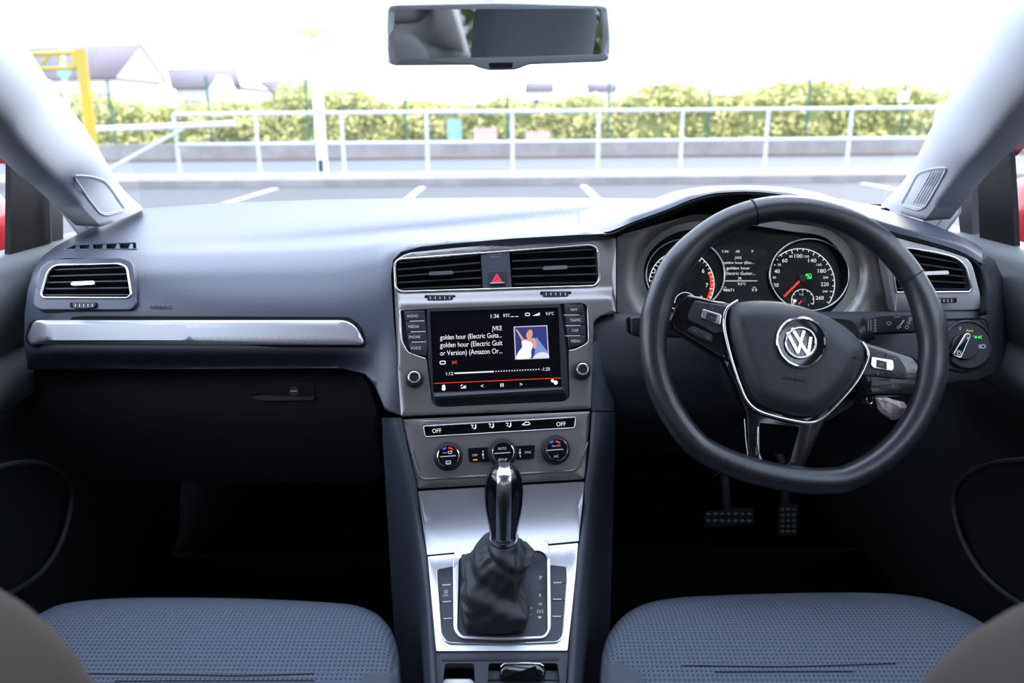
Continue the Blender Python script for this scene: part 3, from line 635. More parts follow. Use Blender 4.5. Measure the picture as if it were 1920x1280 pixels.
for k in range(8, 27): tick(ik, 1500, 532, 65, 66, 222 - 255*k/26, 7.5 if k % 2 == 0 and k % 4 != 2 or k % 4 == 0 else 4.5, 1.4)
for s, x, y, big in (('20',1455,534,1),('40',1457,508,1),('60',1471.5,488,1),('100',1497,479.5,1),('140',1523,488,1),('180',1541,507.5,1),('220',1546.5,532.5,1),('260',1537,558,1),('30',1451.5,520,0),('50',1461.5,496,0),('80',1483,480.5,0),('120',1512,480.5,0),('160',1535.5,496,0),('200',1548,520,0),('240',1547,546,0)):
    ik.text(s, x, y, 7.2 if big else 4.4, wid=(15 if len(s)==3 else 10) if big else (9.5 if len(s)==3 else 6.5))
ik.arc(1505, 563, 21, 1.2, 200, -20, 30)
for k in range(9): tick(ik, 1505, 563, 21, 21, 200 - 27.5*k, 5 if k % 4 == 0 else 3, 1.2)
ik.text('1/2', 1503, 551.5, 4, wid=7); ik.text('1', 1516, 572, 4.5); ik.poly([(1487,561),(1492,561),(1494,563),(1492,567),(1487,567)]); ik.build('scale_markings', M['white'], g2)
ik = Ink(IC, .0015); ik.line((1501,525),(1470,556),4.2); ik.line((1504,563),(1497,570),3.2); ik.build('needle', M['red'], g2)
c = IC.hit(1504, 523); lathe('needle_hub', c, IC.n, [(.0052, 0), (.0052, .004), (.004, .005), (.001, .005)], M['dark'], g2, 24)
c = IC.hit(1506, 562.5); lathe('needle_hub', c, IC.n, [(.0034, 0), (.0034, .003), (.001, .0035)], M['dark'], g2, 20)
ik = Ink(IC, .0009); ik.path(rp([(1511,513.5),(1521,513.5),(1521,522),(1511,522)],2),1.8,True); ik.line((1512,514.5),(1520,521),2.4); ik.poly(circ(1516,518,2.2,10)); ik.build('green_light', M['green'], g2)
ik = Ink(IC, .0009); ik.arc(1278, 532, 61, 1.6, 205, -40, 60)
for k in range(33): tick(ik, 1278, 532, 61, 61, 205 - 245*k/32, 8 if k % 4 == 0 else 4.5, 1.3)
for s, x, y in (('2',1227.5,508),('5',1299,488),('6',1318.5,507.5),('7',1325.5,534.5),('8',1315,558),('3',1243,487),('4',1270,478),('1',1226,534)): ik.text(s, x, y, 8)
ik.arc(1285, 568, 20, 1.2, 180, 0, 20); ik.build('scale_markings', M['white'], g1)
ik = Ink(IC, .0008); ik.arc(1278, 532, 56.5, 6, 24, -36, 24); ik.build('red_band', M['red'], g1)
lathe('needle_hub', IC.hit(1277, 526), IC.n, [(.0058, 0), (.0058, .004), (.004, .005), (.001, .005)], M['dark'], g1, 24)
dd = part_empty('driver_display', clus); ik = Ink(IC, .0009)
for s, x, y, sz, w in (('1:36',1360,471,5,12),('AE',1383,471,5,8),('P',1411,471,5,None),('JVKE',1384,483,5,13),('golden hour (Elec...',1385,492,5,59),('golden hour',1384,502,6,44),('Electric Guitar...',1388,512,6,56),('9.5°C',1391,532,5,15),('98671',1366,543.5,5.5,20),('9.9',1414.5,543.5,5.5,10),('km',1360,538,2.6,None),('mpg',1414,538,2.6,None)):
    ik.text(s, x, y, sz, wid=w)
ik.line((1355,526.5),(1420,526.3),1.2); ik.path([(1384,519.5),(1386,520),(1390,523.5)],1); ik.path([(1384,523.5),(1386,523),(1390,519.8)],1); ik.build('display_text', M['white'], dd)
tag(loft('lens', [[FP.hit(x, y, -.010) for x, y in ((1205,425),(1600,425))], [FP.hit(x, y, -.010) for x, y in ((1205,612),(1600,612))]], glass('cluster_lens', f0=.002, f1=.03), clus, thick=.001), 'clear lens over the dials')
#==SPLIT==
# ================================================================== STEERING WHEEL
tilt = rad(22); TH = rad(-13)
WN = V((0, -math.cos(tilt), math.sin(tilt))); WC = pt(1487, 646, .965); WP = Plane(WC, WN)
WA0 = V((1, 0, 0)); WB0 = WN.cross(WA0).normalized()
if WB0.z < 0: WB0 = -WB0
WA = WA0 * math.cos(TH) + WB0 * math.sin(TH); WB = -WA0 * math.sin(TH) + WB0 * math.cos(TH)
wheel = thing('steering_wheel', WC, 'black leather three-spoke steering wheel with a round chrome emblem, worn at the rim', 'steering wheel')
def wl(u, v, n=0): return WC + WA * u + WB * v + WN * n
RR = .1690; path = []; rad_ = []
for i in range(96):
    a = 2 * math.pi * i / 96; u, v = math.cos(a), math.sin(a); k = 1
    if v < -.86: 
        k = 1 - .06 * min(1, (-.86 - v) / .14) ** 1.0
    path.append(wl(u * RR * (1.0), v * RR * k, 0))
    da = math.degrees(a); t_ = .0158
    for c0, w0, amp in ((158, 16, .0030), (22, 16, .0030), (0, 14, .0022), (180, 14, .0022)):
        q = abs((da - c0 + 180) % 360 - 180); t_ += amp * max(0, 1 - q / w0)
    rad_.append(t_)
rim = tube('rim', path, rad_, M['leather'], wheel, True, 20, up=WN, flat=.9)
for a in (117, 42+13-13, 250):
    a = rad(a); c = wl(math.cos(a)*RR, math.sin(a)*RR); T = (WA * -math.sin(a) + WB * math.cos(a)); e = (WA * math.cos(a) + WB * math.sin(a))
    tube('rim_seam', [c + WN * (math.cos(q*math.pi/12) * .0149) + e * (math.sin(q*math.pi/12) * .0164) for q in range(24)], .0007, M['black'], wheel, True, 6)
# hub and spokes
def wpl(name, P, m, h=0, t=.006, edge=None, hf=None, step=None, parent=wheel, r=3, holes=()): return plate(name, WP, rp(P, r), m, parent, holes=holes, h=h, t=t, edge=edge, hf=hf, step=step)
wpl('hub_backing', [(1372,580),(1600,600),(1640,680),(1600,760),(1530,800),(1420,790),(1375,720)], M['black'], h=-.012, t=.02, r=14)
tag(wpl('spoke', [(1288,552),(1310,556,2),(1372,570),(1385,640),(1388,690),(1345,668),(1262,618,6),(1258,600),(1270,572)], M['piano'], h=.002, t=.014, edge=(5, .004)), 'gloss black left spoke')
tag(wpl('spoke', [(1600,630),(1625,642,2),(1712,668,6),(1740,700,12),(1735,742,8),(1640,742),(1600,748)], M['piano'], h=.002, t=.014, edge=(5, .004)), 'gloss black right spoke')
tag(wpl('spoke', [(1350,664),(1378,720,10),(1400,780,12),(1402,858,6),(1432,884,10),(1492,892,8),(1506,880,8),(1528,830,8),(1552,780,8),(1560,760),(1400,660)], M['piano'], h=-.002, t=.012, edge=(4, .003), holes=[rp([(1424,792),(1500,800),(1481,866),(1470,874),(1430,862),(1424,850)], 4)]), 'gloss black forked lower spoke')
tag(line_on('spoke_edge', WP, [(1396,785),(1398,820),(1402,853)], .0008, M['satin'], wheel, h=-.001), 'bright edge line')
tag(line_on('spoke_edge', WP, [(1422,800),(1421,830),(1424,858),(1431,866)], .0010, M['satin'], wheel, h=-.001), 'bright edge line')
CVO = cr([(1380,569),(1420,563.5),(1470,567),(1520,580),(1570,603),(1604,630),(1620,654),(1618,676),(1604,712),(1574,748),(1540,776),(1517,783),(1478,778),(1432,762),(1412,745),(1398,716),(1380,664),(1368,616),(1368,586)], 5)
def dome(x, y):
    d = min(1, dist(x, y, [CVO]) / 34); q = ((x - 1490) ** 2 + (y - 660) ** 2) / 140 ** 2
    return .012 * (1 - (1 - d) ** 2) + .006 * (1 - min(1, q))
cov = plate('airbag_cover', WP, CVO, M['cover'], wheel, h=.008, t=.012, step=7, edge=(3, .003), hf=dome, sharp=70)
tag(line_on('chrome_trim', WP, cr([(1384,564),(1366,576),(1359,592),(1359,617),(1366,650),(1374,680),(1387,719),(1402,752),(1425,771),(1477,786),(1519,792),(1545,782),(1582,745),(1610,710),(1627,674),(1627,658),(1617,641)], 6, False), .0020, M['chrome'], wheel, h=.010, flat=.7), 'chrome trim line round the lower hub')
CM = MeshSurf(cov)
ik = Ink(CM, .0004); ik.text('AIRBAG', 1489, 711, 6.5, -8, wid=46); ik.build('airbag_lettering', M['black'], cov)
ik = Ink(CM, .0004); ik.line((1388,606),(1398,610),1.3); ik.line((1600,668),(1600,673),1.2); ik.line((1604,667),(1604,673),1.2); ik.line((1608,668),(1608,672),1.2); ik.build('horn_marks', M['black'], cov)
# emblem
EC = CM.hit(1502, 641.5); en = CM.nor(1502, 641.5); EP = Plane(EC, en); ex = (EP.hit(1503, 641.5) - EC).length
em = lathe('emblem', EC, en, [(48*ex, -.004), (48*ex, .0015), (46.5*ex, .003), (44*ex, .0032), (42*ex, .0020), (30*ex, .0012), (1*ex, .0012)], M['piano'], cov, 56)
tag(lathe('emblem_rim', EC, en, [(43.5*ex, .002), (47.5*ex, .002), (48.2*ex, .0030), (46.5*ex, .0042), (44*ex, .0038)], M['chrome'], em, 56, ring=True), 'chrome outer ring')
e1 = rad(-12)
def ep(u, v): return (1501.5 + u*math.cos(e1) + v*math.sin(e1), 642.5 - v*math.cos(e1) + u*math.sin(e1)*-1)
def estroke(P, w): # strokes of the letter mark, raised bars
    for i in range(len(P) - 1):
        a, b = ep(*P[i]), ep(*P[i+1]); dx, dy = b[0]-a[0], b[1]-a[1]; l = math.hypot(dx, dy); nx, ny = -dy/l*w/2, dx/l*w/2; ox, oy = dx/l*w*.3, dy/l*w*.3
        plate('emblem_stroke', EP, [(a[0]+nx-ox, a[1]+ny-oy), (b[0]+nx+ox, b[1]+ny+oy), (b[0]-nx+ox, b[1]-ny+oy), (a[0]-nx-ox, a[1]-ny-oy)], M['chrome'], em, h=.0042, t=.003, edge=(1.4, .0008))
tag(tube('emblem_ring', [EP.hit(x, y, .0035) for x, y in circ(1501.5, 642.5, 28, 48)], .0014, M['chrome'], em, True, 8), 'chrome inner ring')
estroke([(-11,24),(0,2),(11,24)], 5.4)
estroke([(-22,14),(-10,-20),(0,-1),(10,-20),(22,14)], 5.4)
# button pads
def bpad(P, silver, dark, strip, marks, sym):
    b = wpl('button_pad', P, M['dark'], h=.006, t=.006, edge=(3, .0015), r=5)
    sf = tag(wpl('rocker_frame', silver, M['satin'], h=.0085, t=.004, edge=(1.5, .0008), parent=b, r=4), 'silver rocker')
    wpl('rocker_button', dark, M['dark'], h=.0092, t=.002, parent=b, r=1.5)
    st = wpl('lower_button', strip, M['dark'], h=.005, t=.004, edge=(1.5, .0008), r=3)
    ik = Ink(WP, .0066); 
    for q in marks: ik.line(*q)
    ik.build('seams', M['black'], b)
    ik = Ink(WP, .0098)
    for s, x, y, sz, rt in sym: ik.text(s, x, y, sz, rt)
    ik.build('lettering', M['labeldim'], b)
bpad([(1302,563),(1366,574),(1361,600),(1362,624),(1337,625),(1318,613),(1289,599),(1290,588)], [(1317,578.5),(1354,590),(1351,609.5),(1315,596)], [(1327,584.5),(1345,590.5),(1341,604),(1323,598)],
     [(1292,614),(1300,611),(1336,627),(1336,640),(1328,640),(1288,620)], [((1328,567.5),(1327,582),1),((1320,612),(1321,602),1)],
     [('-',1303,597,4,-14),('+',1337,578,5,-14),('•',1334,594.5,7,0),('<',1313,574,4,-14),('^',1329,616,4,0),('CC',1303,619,3.5,-20),('CA',1327,632.5,3.5,-20)])
bpad([(1623,648),(1657,659),(1685,669),(1697,688),(1702,708),(1699,711),(1617,704),(1626,676)], [(1634,668.5),(1675,675),(1677,690),(1674,696),(1637,690),(1632,684)], [(1644,673.5),(1663,678),(1662.5,692.5),(1643.5,688)],
     [(1634,713),(1683,716),(1689,730),(1632,725)], [((1661,662),(1661,673),1),((1662,697),(1662,706),1)],
     [('OK',1653,683,4,-8),('^',1678,673,5,-8),('v',1684,703,4,-8),('(',1649,666,4,70),('O',1646,700,4,0),('|<',1644,720,4,-5),('>|',1674,722.5,4,-5)])
# column shroud, stalks, key
col = thing('steering_column', pt(1480, 640, 1.06), 'dark plastic shroud of the steering column behind the wheel', 'steering column')
secs = []
for h_, s_ in ((-.03, .8), (-.055, 1), (-.12, 1.08), (-.2, 1.15)):
    secs.append([WC + WN * h_ + WA0 * (math.cos(q) * .062 * s_ - .0) + WB0 * (math.sin(q) * .055 * s_ - .020) for q in [2*math.pi*k/28 for k in range(28)]])
loft('shroud', secs, M['dark'], col, closed=True, caps=True)
ST = Plane(pt(1665, 608, 1.02), V((-.1, -1, .25)))
st = thing('wiper_stalk', pt(1600, 630, 1.03), 'black wiper stalk with white symbols to the right of the column', 'control stalk')
tube('arm', [ST.hit(1570, 645, -.02), ST.hit(1606, 636, -.010), ST.hit(1632, 620, -.004)], [.009, .010, .012], M['dark'], st)
sb = plate('lever', ST, rp([(1620,596,6),(1650,589,3),(1716,586,8),(1726,594,8),(1727,616,8),(1718,624,6),(1655,627,3),(1623,629,7)], 5), M['dark'], st, h=.006, t=.014, edge=(5, .005))
ik = Ink(ST, .0066); ik.line((1628,600),(1628,620),1); ik.line((1633,599),(1633,620),1); ik.line((1642,598),(1642,622),.8)
for k in range(5): ik.line((1638,600+k*5),(1642,600+k*5),1)
ik.path(rp([(1663,604),(1670,603),(1672,606),(1667,609),(1662,607)],1.5),1,True); ik.line((1667,609),(1667,611),1)
for k in range(4): ik.poly(circ(1677+k*3.2,594.5-k*.3,1,8))
ik.line((1687,611),(1695,600),2.2); ik.path(circ(1700,613,3,10),1,True); ik.path(circ(1704,605,2.6,10),1,True); ik.path(circ(1707,598,2.6,10),1,True); ik.line((1682,616),(1690,613),1); ik.path(circ(1684,613,2,8),.8,True); ik.line((1711,594),(1714,600),1); ik.build('symbols', M['label'], sb)
s2 = thing('indicator_stalk', pt(1190, 610, 1.02), 'tip of the black indicator stalk showing left of the wheel rim', 'control stalk')
S2 = Plane(pt(1195, 608, 1.02), V((.1, -1, .25)))
plate('lever', S2, rp([(1180,594),(1200,591),(1330,600),(1330,634),(1200,632),(1182,626)], 6), M['dark'], s2, h=.006, t=.014, edge=(5, .005))
tag(plate('collar', S2, rp([(1177,598),(1181,594),(1182,625),(1178,622)], 1), M['piano'], s2, h=.004, t=.01), 'gloss black end')
tube('arm', [S2.hit(1320, 617, -.004), S2.hit(1420, 640, -.03)], [.010, .009], M['dark'], s2)
# light switch
LS = Plane(DEND.hit(1812, 646), DEND.nor(1790, 646)); lsr = (LS.hit(1813, 646) - LS.p).length
ls = thing('light_switch', LS.p, 'round headlight switch with lit green and amber symbols at the right end of the dashboard', 'light switch')
ring_on('switch_bezel', LS, rp([(1738,600,6),(1850,596,14),(1858,650,20),(1852,680,30),(1812,700,40),(1770,688,30),(1740,680,10)], 6, 6), .0012, M['black'], ls, h=.001)
lathe('switch_plate', LS.p, LS.n, [(47*lsr, -.003), (47*lsr, .0025), (44*lsr, .0045), (42*lsr, .002), (36*lsr, .0018), (1*lsr, .0018)], M['dark'], ls)
kn = lathe('rotary_knob', LS.hit(1806, 650), LS.n, [(25*lsr, .001), (25*lsr, .005), (23*lsr, .0065), (1*lsr, .0065)], M['dark'], ls)
gb = plate('knob_grip', LS, rp([(1811,625,4),(1820,627,5),(1801,671,4),(1786,665,4),(1790,655,4)], 3), M['piano'], ls, h=.020, t=.013, edge=(2, .002))
tag(ring_on('grip_trim', LS, rp([(1811,625,4),(1820,627,5),(1801,671,4),(1787,665,4)], 3), .0009, M['chrome'], gb, h=.0195), 'bright silver outline of the grip')
ik = Ink(LS, .0206); ik.line((1815.5,631),(1813.5,636),2); ik.path(circ(1798.5,662,3,10),1.3,True)
for k in range(8): a = k*math.pi/4; ik.line((1798.5+4*math.cos(a),662+4*math.sin(a)),(1798.5+6*math.cos(a),662+6*math.sin(a)),1.2)
ik.build('symbols', M['label'], gb)
ik = Ink(LS, .0024); ik.text('0', 1800, 615, 6); ik.path(cr([(1840,647),(1845,646),(1848,649),(1845,652),(1840,652)],3),1.5,True); ik.line((1834,647),(1839,647),1.3); ik.line((1834,649.5),(1839,649.5),1.3); ik.line((1834,652),(1839,652),1.3); ik.build('printed_marks', M['label'], ls)
ik = Ink(LS, .0024); ik.text('Auto', 1818, 619, 5.5, wid=13); ik.build('auto_light', M['amber'], ls)
ik = Ink(LS, .0024); ik.poly(circ(1830,632,2.4,10)); ik.poly(circ(1836,632,2.4,10)); ik.line((1825,629),(1829,632),1.3); ik.line((1825,635),(1829,632),1.3); ik.line((1841,629),(1837,632),1.3); ik.line((1841,635),(1837,632),1.3); ik.build('side_light_symbol', M['green'], ls)
# key with a stone fob
KP = pt(1625, 748, 1.0)
key = thing('ignition_key', KP, 'dark car key in the column with a ring holding a stone', 'car key')
tube('key_head', [pt(1585, 742, 1.03), pt(1600, 744, 1.01), pt(1622, 746, 1.0)], [.010, .012, .009], M['dark'], key)
tube('key_ring', [pt(1631 + 6*math.cos(a), 748 + 9*math.sin(a), .995 + .004*math.cos(a)) for a in [2*math.pi*k/16 for k in range(16)]], .0008, M['satin'], key, True, 6)
random.seed(4); bm = bmesh.new(); bmesh.ops.create_icosphere(bm, subdivisions=2, radius=1)
FO_ = [(1640,742),(1656,740),(1668,747),(1706,756),(1703,770),(1690,782),(1677,790),(1660,780),(1646,770),(1641,756)]
cx, cy = 1672, 765
for v in bm.verts:
    a = math.atan2(v.co.z, v.co.x); best = 1
    u, w = math.cos(a), -math.sin(a); best = 60
    for i in range(len(FO_)):
        (x0, y0), (x1, y1) = FO_[i-1], FO_[i]; den = u*(y1-y0) - w*(x1-x0)
        if abs(den) > 1e-6:
            s_ = ((x0-cx)*(y1-y0) - (y0-cy)*(x1-x0)) / den; q = ((x0-cx)*w - (y0-cy)*u) / den
            if s_ > 0 and -1e-6 <= q <= 1 + 1e-6: best = min(best, s_)
    rr = math.hypot(v.co.x, v.co.z); v.co = pt(cx + u*best*rr, cy + w*best*rr, .99 + v.co.y * .011 + random.uniform(-.0015, .0015))
stn = finish('stone_fob', bm, M['stone'], None, sharp=12); tag(stn, 'rough faceted pinkish grey quartz stone hanging from the ignition key', 'keyring stone')
#==SPLIT==
# ================================================================== CENTRE CONSOLE
CON = Prof([pt(945, 905, 1.02), pt(945, 945, 1.018), pt(945, 975, 1.011), pt(945, 1008, .997), pt(945, 1038, .979), pt(945, 1075, .966), pt(945, 1120, .943), pt(945, 1170, .918), pt(945, 1220, .893), pt(945, 1290, .862), pt(945, 1380, .826)], AX)
class Comb:
    def hit(s, x, y, h=0): return (STACK if y < 905 else CON).hit(x, y, h)
    def nor(s, x, y): return (STACK if y < 905 else CON).nor(x, y)
CS = Comb()
cons = thing('centre_console', V((-.01, .85, .30)), 'grey centre console between the front seats with silver gear panel and button strips', 'centre console')
plate('front_panel', CON, rp([(784,921,3),(1096,903,3),(1085,1014,2),(801,1040,2)], 2), M['silver'], cons, h=-.001, t=.012, step=(24, 6))
sp_ = plate('gear_panel', CON, rp([(802,1043),(1084,1018),(1077,1100),(1064,1219),(818,1220),(809,1120)], 2), M['silverlight'], cons, h=-.001, t=.012, step=(24, 8))
US = plate('button_strip', CON, rp([(820,1067,5),(852,1061,1),(860,1180,8),(1022,1180,8),(1032,1059,1),(1062,1062,5),(1062,1090,3),(1054,1190,12),(1046,1201,8),(940,1205,8),(838,1203,10),(828,1190,8)], 4), M['console'], cons, h=.0008, t=.003, step=(12, 8))
tag(line_on('strip_edge', CON, rp([(819,1067,5),(822,1120,4),(827,1188,8),(838,1205,10),(940,1207,8),(1047,1203,10),(1056,1190,8),(1064,1090,4),(1063,1060,5)], 4)[3:-3], .0008, M['chrome'], cons, h=.0004), 'bright edge line')
ik = Ink(CON, .0013)
for x, y in ((837,1096),(838,1127.5),(839.5,1159)): ik.line((x-8, y+.5), (x+8, y-.5), 2.2)
for x, y in ((1045.5,1092),(1045,1123),(1044,1155)): ik.line((x-8, y), (x+8, y), 2.2)
ik.text('OFF', 835.5, 1116, 4, wid=11); ik.path(circ(836,1109,3.2,12),1,True); ik.text('A',836,1109,3.4); ik.build('lettering', M['label'], US)
ik = Ink(CON, .0012)
for y in (1097,1129,1160): ik.line((822+(y-1097)*.1,y),(852,y-1),.8); ik.line((1034,y-4),(1061-(y-1097)*.1,y-4),.8)
ik.build('seams', M['black'], US)
GO = rp([(852,1030,10),(1027,1011,8),(1031,1040,6),(1033,1180,8),(1022,1197,10),(940,1200,20),(862,1197,10),(850,1180,8),(849,1060,6)], 6)
GI = rp([(860,1047,12),(872,1040,8),(1014,1031,10),(1026,1042,8),(1027,1182,6),(1019,1192,6),(940,1195,20),(866,1192,6),(857,1180,6)], 6)
tag(plate('gear_surround', CON, GO, M['silverlight'], cons, holes=[GI], h=.003, t=.005, edge=(2, .001)), 'bright silver frame round the gear lever')
gpl = plate('gear_gate_plate', CON, GI, M['console'], cons, h=.001, t=.002, step=(14, 8))
ik = Ink(CON, .0015)
ik.text('P', 1014, 1082.5, 7.5); 
for s_, x, y, z in (('R',1013,1115.5,6),('N',1013,1132,6),('D/S',1013,1145.5,6),('+',996,1139.5,6),('-',996,1151,6)): ik.text(s_, x, y, z)
ik.poly([(1008,1155),(1016,1155),(1012,1160)]); ik.build('gear_letters', M['whitedim'], gpl)
plate('panel_gap', CON, [(800,1039.5),(1085,1014),(1085,1018.5),(800,1043.5)], M['black'], cons, h=-.002, t=.004)
# bolsters down both sides
def bolster(rowsp, side):
    secs = []
    for y, xi, xo in rowsp:
        w = xo - xi; P = []
        for f, hh in ((0, -.004), (.03, .0005), (.15, .003), (.32, .0035), (.55, .001), (.8, -.008), (1, -.022)):
            P.append(CS.hit(xi + w*f, y, hh))
        e = P[-1]; P.append(V((e.x + (.004 if side > 0 else -.004), e.y + .02, e.z - .05))); P.append(V((e.x + (.006 if side > 0 else -.006), e.y + .04, min(.30, e.z - .2))))
        secs.append(P)
    return loft('side_bolster', secs, M['console'], cons, sharp=70)
bolster([(783,754,716),(820,761,730),(860,770,742),(905,781,752),(955,789,763),(1000,796,771),(1040,801,777),(1090,806,784),(1140,811,789),(1220,817,793),(1300,821,797),(1380,826,800)], -1)
bolster([(772,1109,1154),(820,1106,1145),(860,1102,1137),(905,1096,1127),(955,1091,1120),(1000,1087,1114),(1040,1083,1109),(1090,1077,1105),(1140,1072,1100),(1220,1066,1094),(1300,1062,1090),(1380,1058,1086)], 1)
# upper right flank between fascia and lower driver panel
loft('fascia_flank', [[STACK.hit(x, y, h_) for x, h_ in ((1109 if y > 640 else 1111, -.002), (1118, -.001), (1134, -.006), (1152, -.022))] for y in (640, 680, 720, 770)], M['console'], cons, sharp=70)
# storage tray at the bottom
plate('storage_tray', CON, rp([(816,1222),(1066,1221),(1060,1300),(1054,1380),(826,1380)], 2), M['console'], cons, h=-.003, t=.012, step=(20, 12), holes=[rp([(834,1243,7),(889,1243,7),(892,1300,4),(893,1340,6),(828,1340,6),(829,1290,4)], 5), rp([(916,1243,6),(1046,1243,6),(1052,1300,4),(1052,1340,6),(912,1340,6)], 5)])
plate('tray_well', CON, [(818,1230),(1062,1230),(1056,1375),(826,1375)], M['black'], cons, h=-.045, t=.003)
plate('tray_rib', CON, rp([(828,1233,6),(1048,1232,6),(1049,1237,2),(828,1238,2)], 3), M['dark'], cons, h=-.0022, t=.001)
plate('sliding_cover', CON, [(912,1257),(1050,1257),(1052,1274),(912,1274)], M['console'], cons, h=-.010, t=.01)
plate('sliding_cover', CON, [(912,1276),(1052,1276),(1052,1340),(912,1340)], M['console'], cons, h=-.010, t=.01)
hb = plate('tray_handle', CON, rp([(934,1258,10),(946,1243,8),(1012,1243,8),(1026,1257,10),(1020,1270,8),(940,1270,8)], 6), M['piano'], cons, h=.006, t=.02, edge=(5, .006))
tag(line_on('handle_edge', CON, [(939,1250),(946,1244.5),(980,1243.5),(1012,1244.5),(1019,1249)], .0014, M['chrome'], hb, h=.005), 'bright upper edge')
tag(plate('coin_holder', CON, rp([(826,1279,8),(834,1272,8),(884,1272,8),(891,1280,6),(893,1345,4),(826,1345,4)], 6), mat('white_plastic', (.75, .75, .78), .4), cons, h=-.012, t=.02, edge=(4, .004)), 'white rounded insert in the left compartment')
for side in (-1, 1):   # console walls down to the floor
    loft('side_wall', [[V((side*.088 - .01, y, z)), V((side*.095 - .01, y, .301))] for y, z in ((1.2, .62), (.95, .60), (.80, .54), (.62, .50), (.25, .50))], M['carpet'], cons)
# ================================================================== GEAR LEVER
GL0 = pt(941, 1006, .908); 
gear = thing('gear_lever', CON.hit(930, 1120), 'automatic gear lever with gloss black and silver knob above a creased leather gaiter', 'gear lever')
prof_ = [(874, 11, .008), (876, 20, .015), (882, 27.5, .019), (892, 32.5, .0215), (905, 35.5, .0225), (920, 37, .0225), (940, 36.5, .0215), (960, 34, .020), (980, 29.5, .019), (996, 26.5, .018), (1003, 26, .018)]
def kc(y): t = (y - 874) / 130; return 945.5 - t * 1.5, .892 + t * .022
secs = []; strip = []
for y, hw, dp in prof_:
    x, d = kc(y); c = pt(x, y, d); w = hw / FPX * d; fwd = V((0, 1, 0))
    secs.append([c + V((math.sin(a) * w, 0, 0)) - fwd * math.cos(a) * dp for a in [2*math.pi*k/32 for k in range(32)]])
    am = math.asin(min(.9, 13.5 / hw)); strip.append([c + V((math.sin(a) * w * 1.02, 0, 0)) - fwd * math.cos(a) * dp * 1.06 for a in [am * q / 6 for q in range(-6, 7)]])
kb = loft('knob', secs, M['piano'], gear, closed=True, caps=True, sharp=70)
top = [p + V((0, .012, .002)) for p in strip[0]]
tag(loft('knob_insert', [top] + strip, M['satin'], kb, sharp=80, thick=.001), 'silver centre strip')
x, d = kc(1003); c0 = pt(x, 1004, d)
def ell(c, w, dp, n=32): return [c + V((math.sin(a) * w, 0, 0)) - V((0, 1, 0)) * math.cos(a) * dp for a in [2*math.pi*k/n for k in range(n)]]
tag(loft('collar', [ell(pt(944, 999, .914), 25.5/FPX*.914, .0190), ell(pt(944, 1001, .914), 26/FPX*.914, .0195), ell(pt(944, 1009, .915), 26.5/FPX*.915, .020), ell(pt(944, 1012, .916), 25/FPX*.916, .019)], M['satin'], gear, closed=True, caps=True), 'silver collar')
random.seed(7)
base = []
BP = [(866,1050),(880,1044),(930,1041),(968,1041),(979,1048),(981,1090),(982,1150),(981,1178),(972,1187),(930,1190),(885,1188),(872,1182),(866,1160),(863,1100)]
BPs = cr(BP, 8)
nn = len(BPs); colr = ell(pt(944, 1012, .916), 26/FPX*.916, .020, nn)
# match collar start to the base start (back left, going clockwise seen from above)
bc = sum((CON.hit(x, y, .003) for x, y in BPs), V()) / nn
def angp(p, c): return math.atan2(p.x - c.x, -(p.y - c.y))
B3 = [CON.hit(x, y, .0025) for x, y in BPs]; cc = sum(colr, V()) / nn
from mathutils import noise
secs = []
NS = 30
for s_ in range(NS + 1):
    t = s_ / NS; ring = []
    for i in range(nn):
        b = B3[i]; a = angp(b, bc) - .5 * math.sin(t * math.pi) * 1.0
        c_ = pt(944, 1012, .916) + V((math.sin(a) * 26/FPX*.916, -math.cos(a) * .020, 0))
        e = t ** .8
        p = b.lerp(c_, t * t * (3 - 2 * t) * .55 + t * .45)
        lift = .020 * math.sin(math.pi * t) ** .8 
        out_ = V((p.x - (bc.x*(1-t)+cc.x*t), p.y - (bc.y*(1-t)+cc.y*t), 0)); 
        if out_.length > 1e-5: out_.normalize()
        q = noise.noise(V((a * 1.1 + 2.2 * t * 3, t * 3.2, 3.7))) + .5 * noise.noise(V((a * 2.3 - t * 6, t * 5, 9.1)))
        fold = math.sin(a * 2 + t * 9 + 2.5 * noise.noise(V((t * 2, a * .5, 1))))
        am_ = math.sin(math.pi * min(1, t * 1.05)) ** .7
        p = p + out_ * (lift * .38 + am_ * (.0105 * q + .0065 * fold)) + V((0, 0, am_ * (.006 * q)))
        ring.append(p)
    secs.append(ring)
gaiter = loft('gaiter', secs, M['leathersoft'], gear, closed=True, sharp=80)
sd = gaiter.modifiers.new('smooth', 'SUBSURF'); sd.levels = 1; sd.render_levels = 1
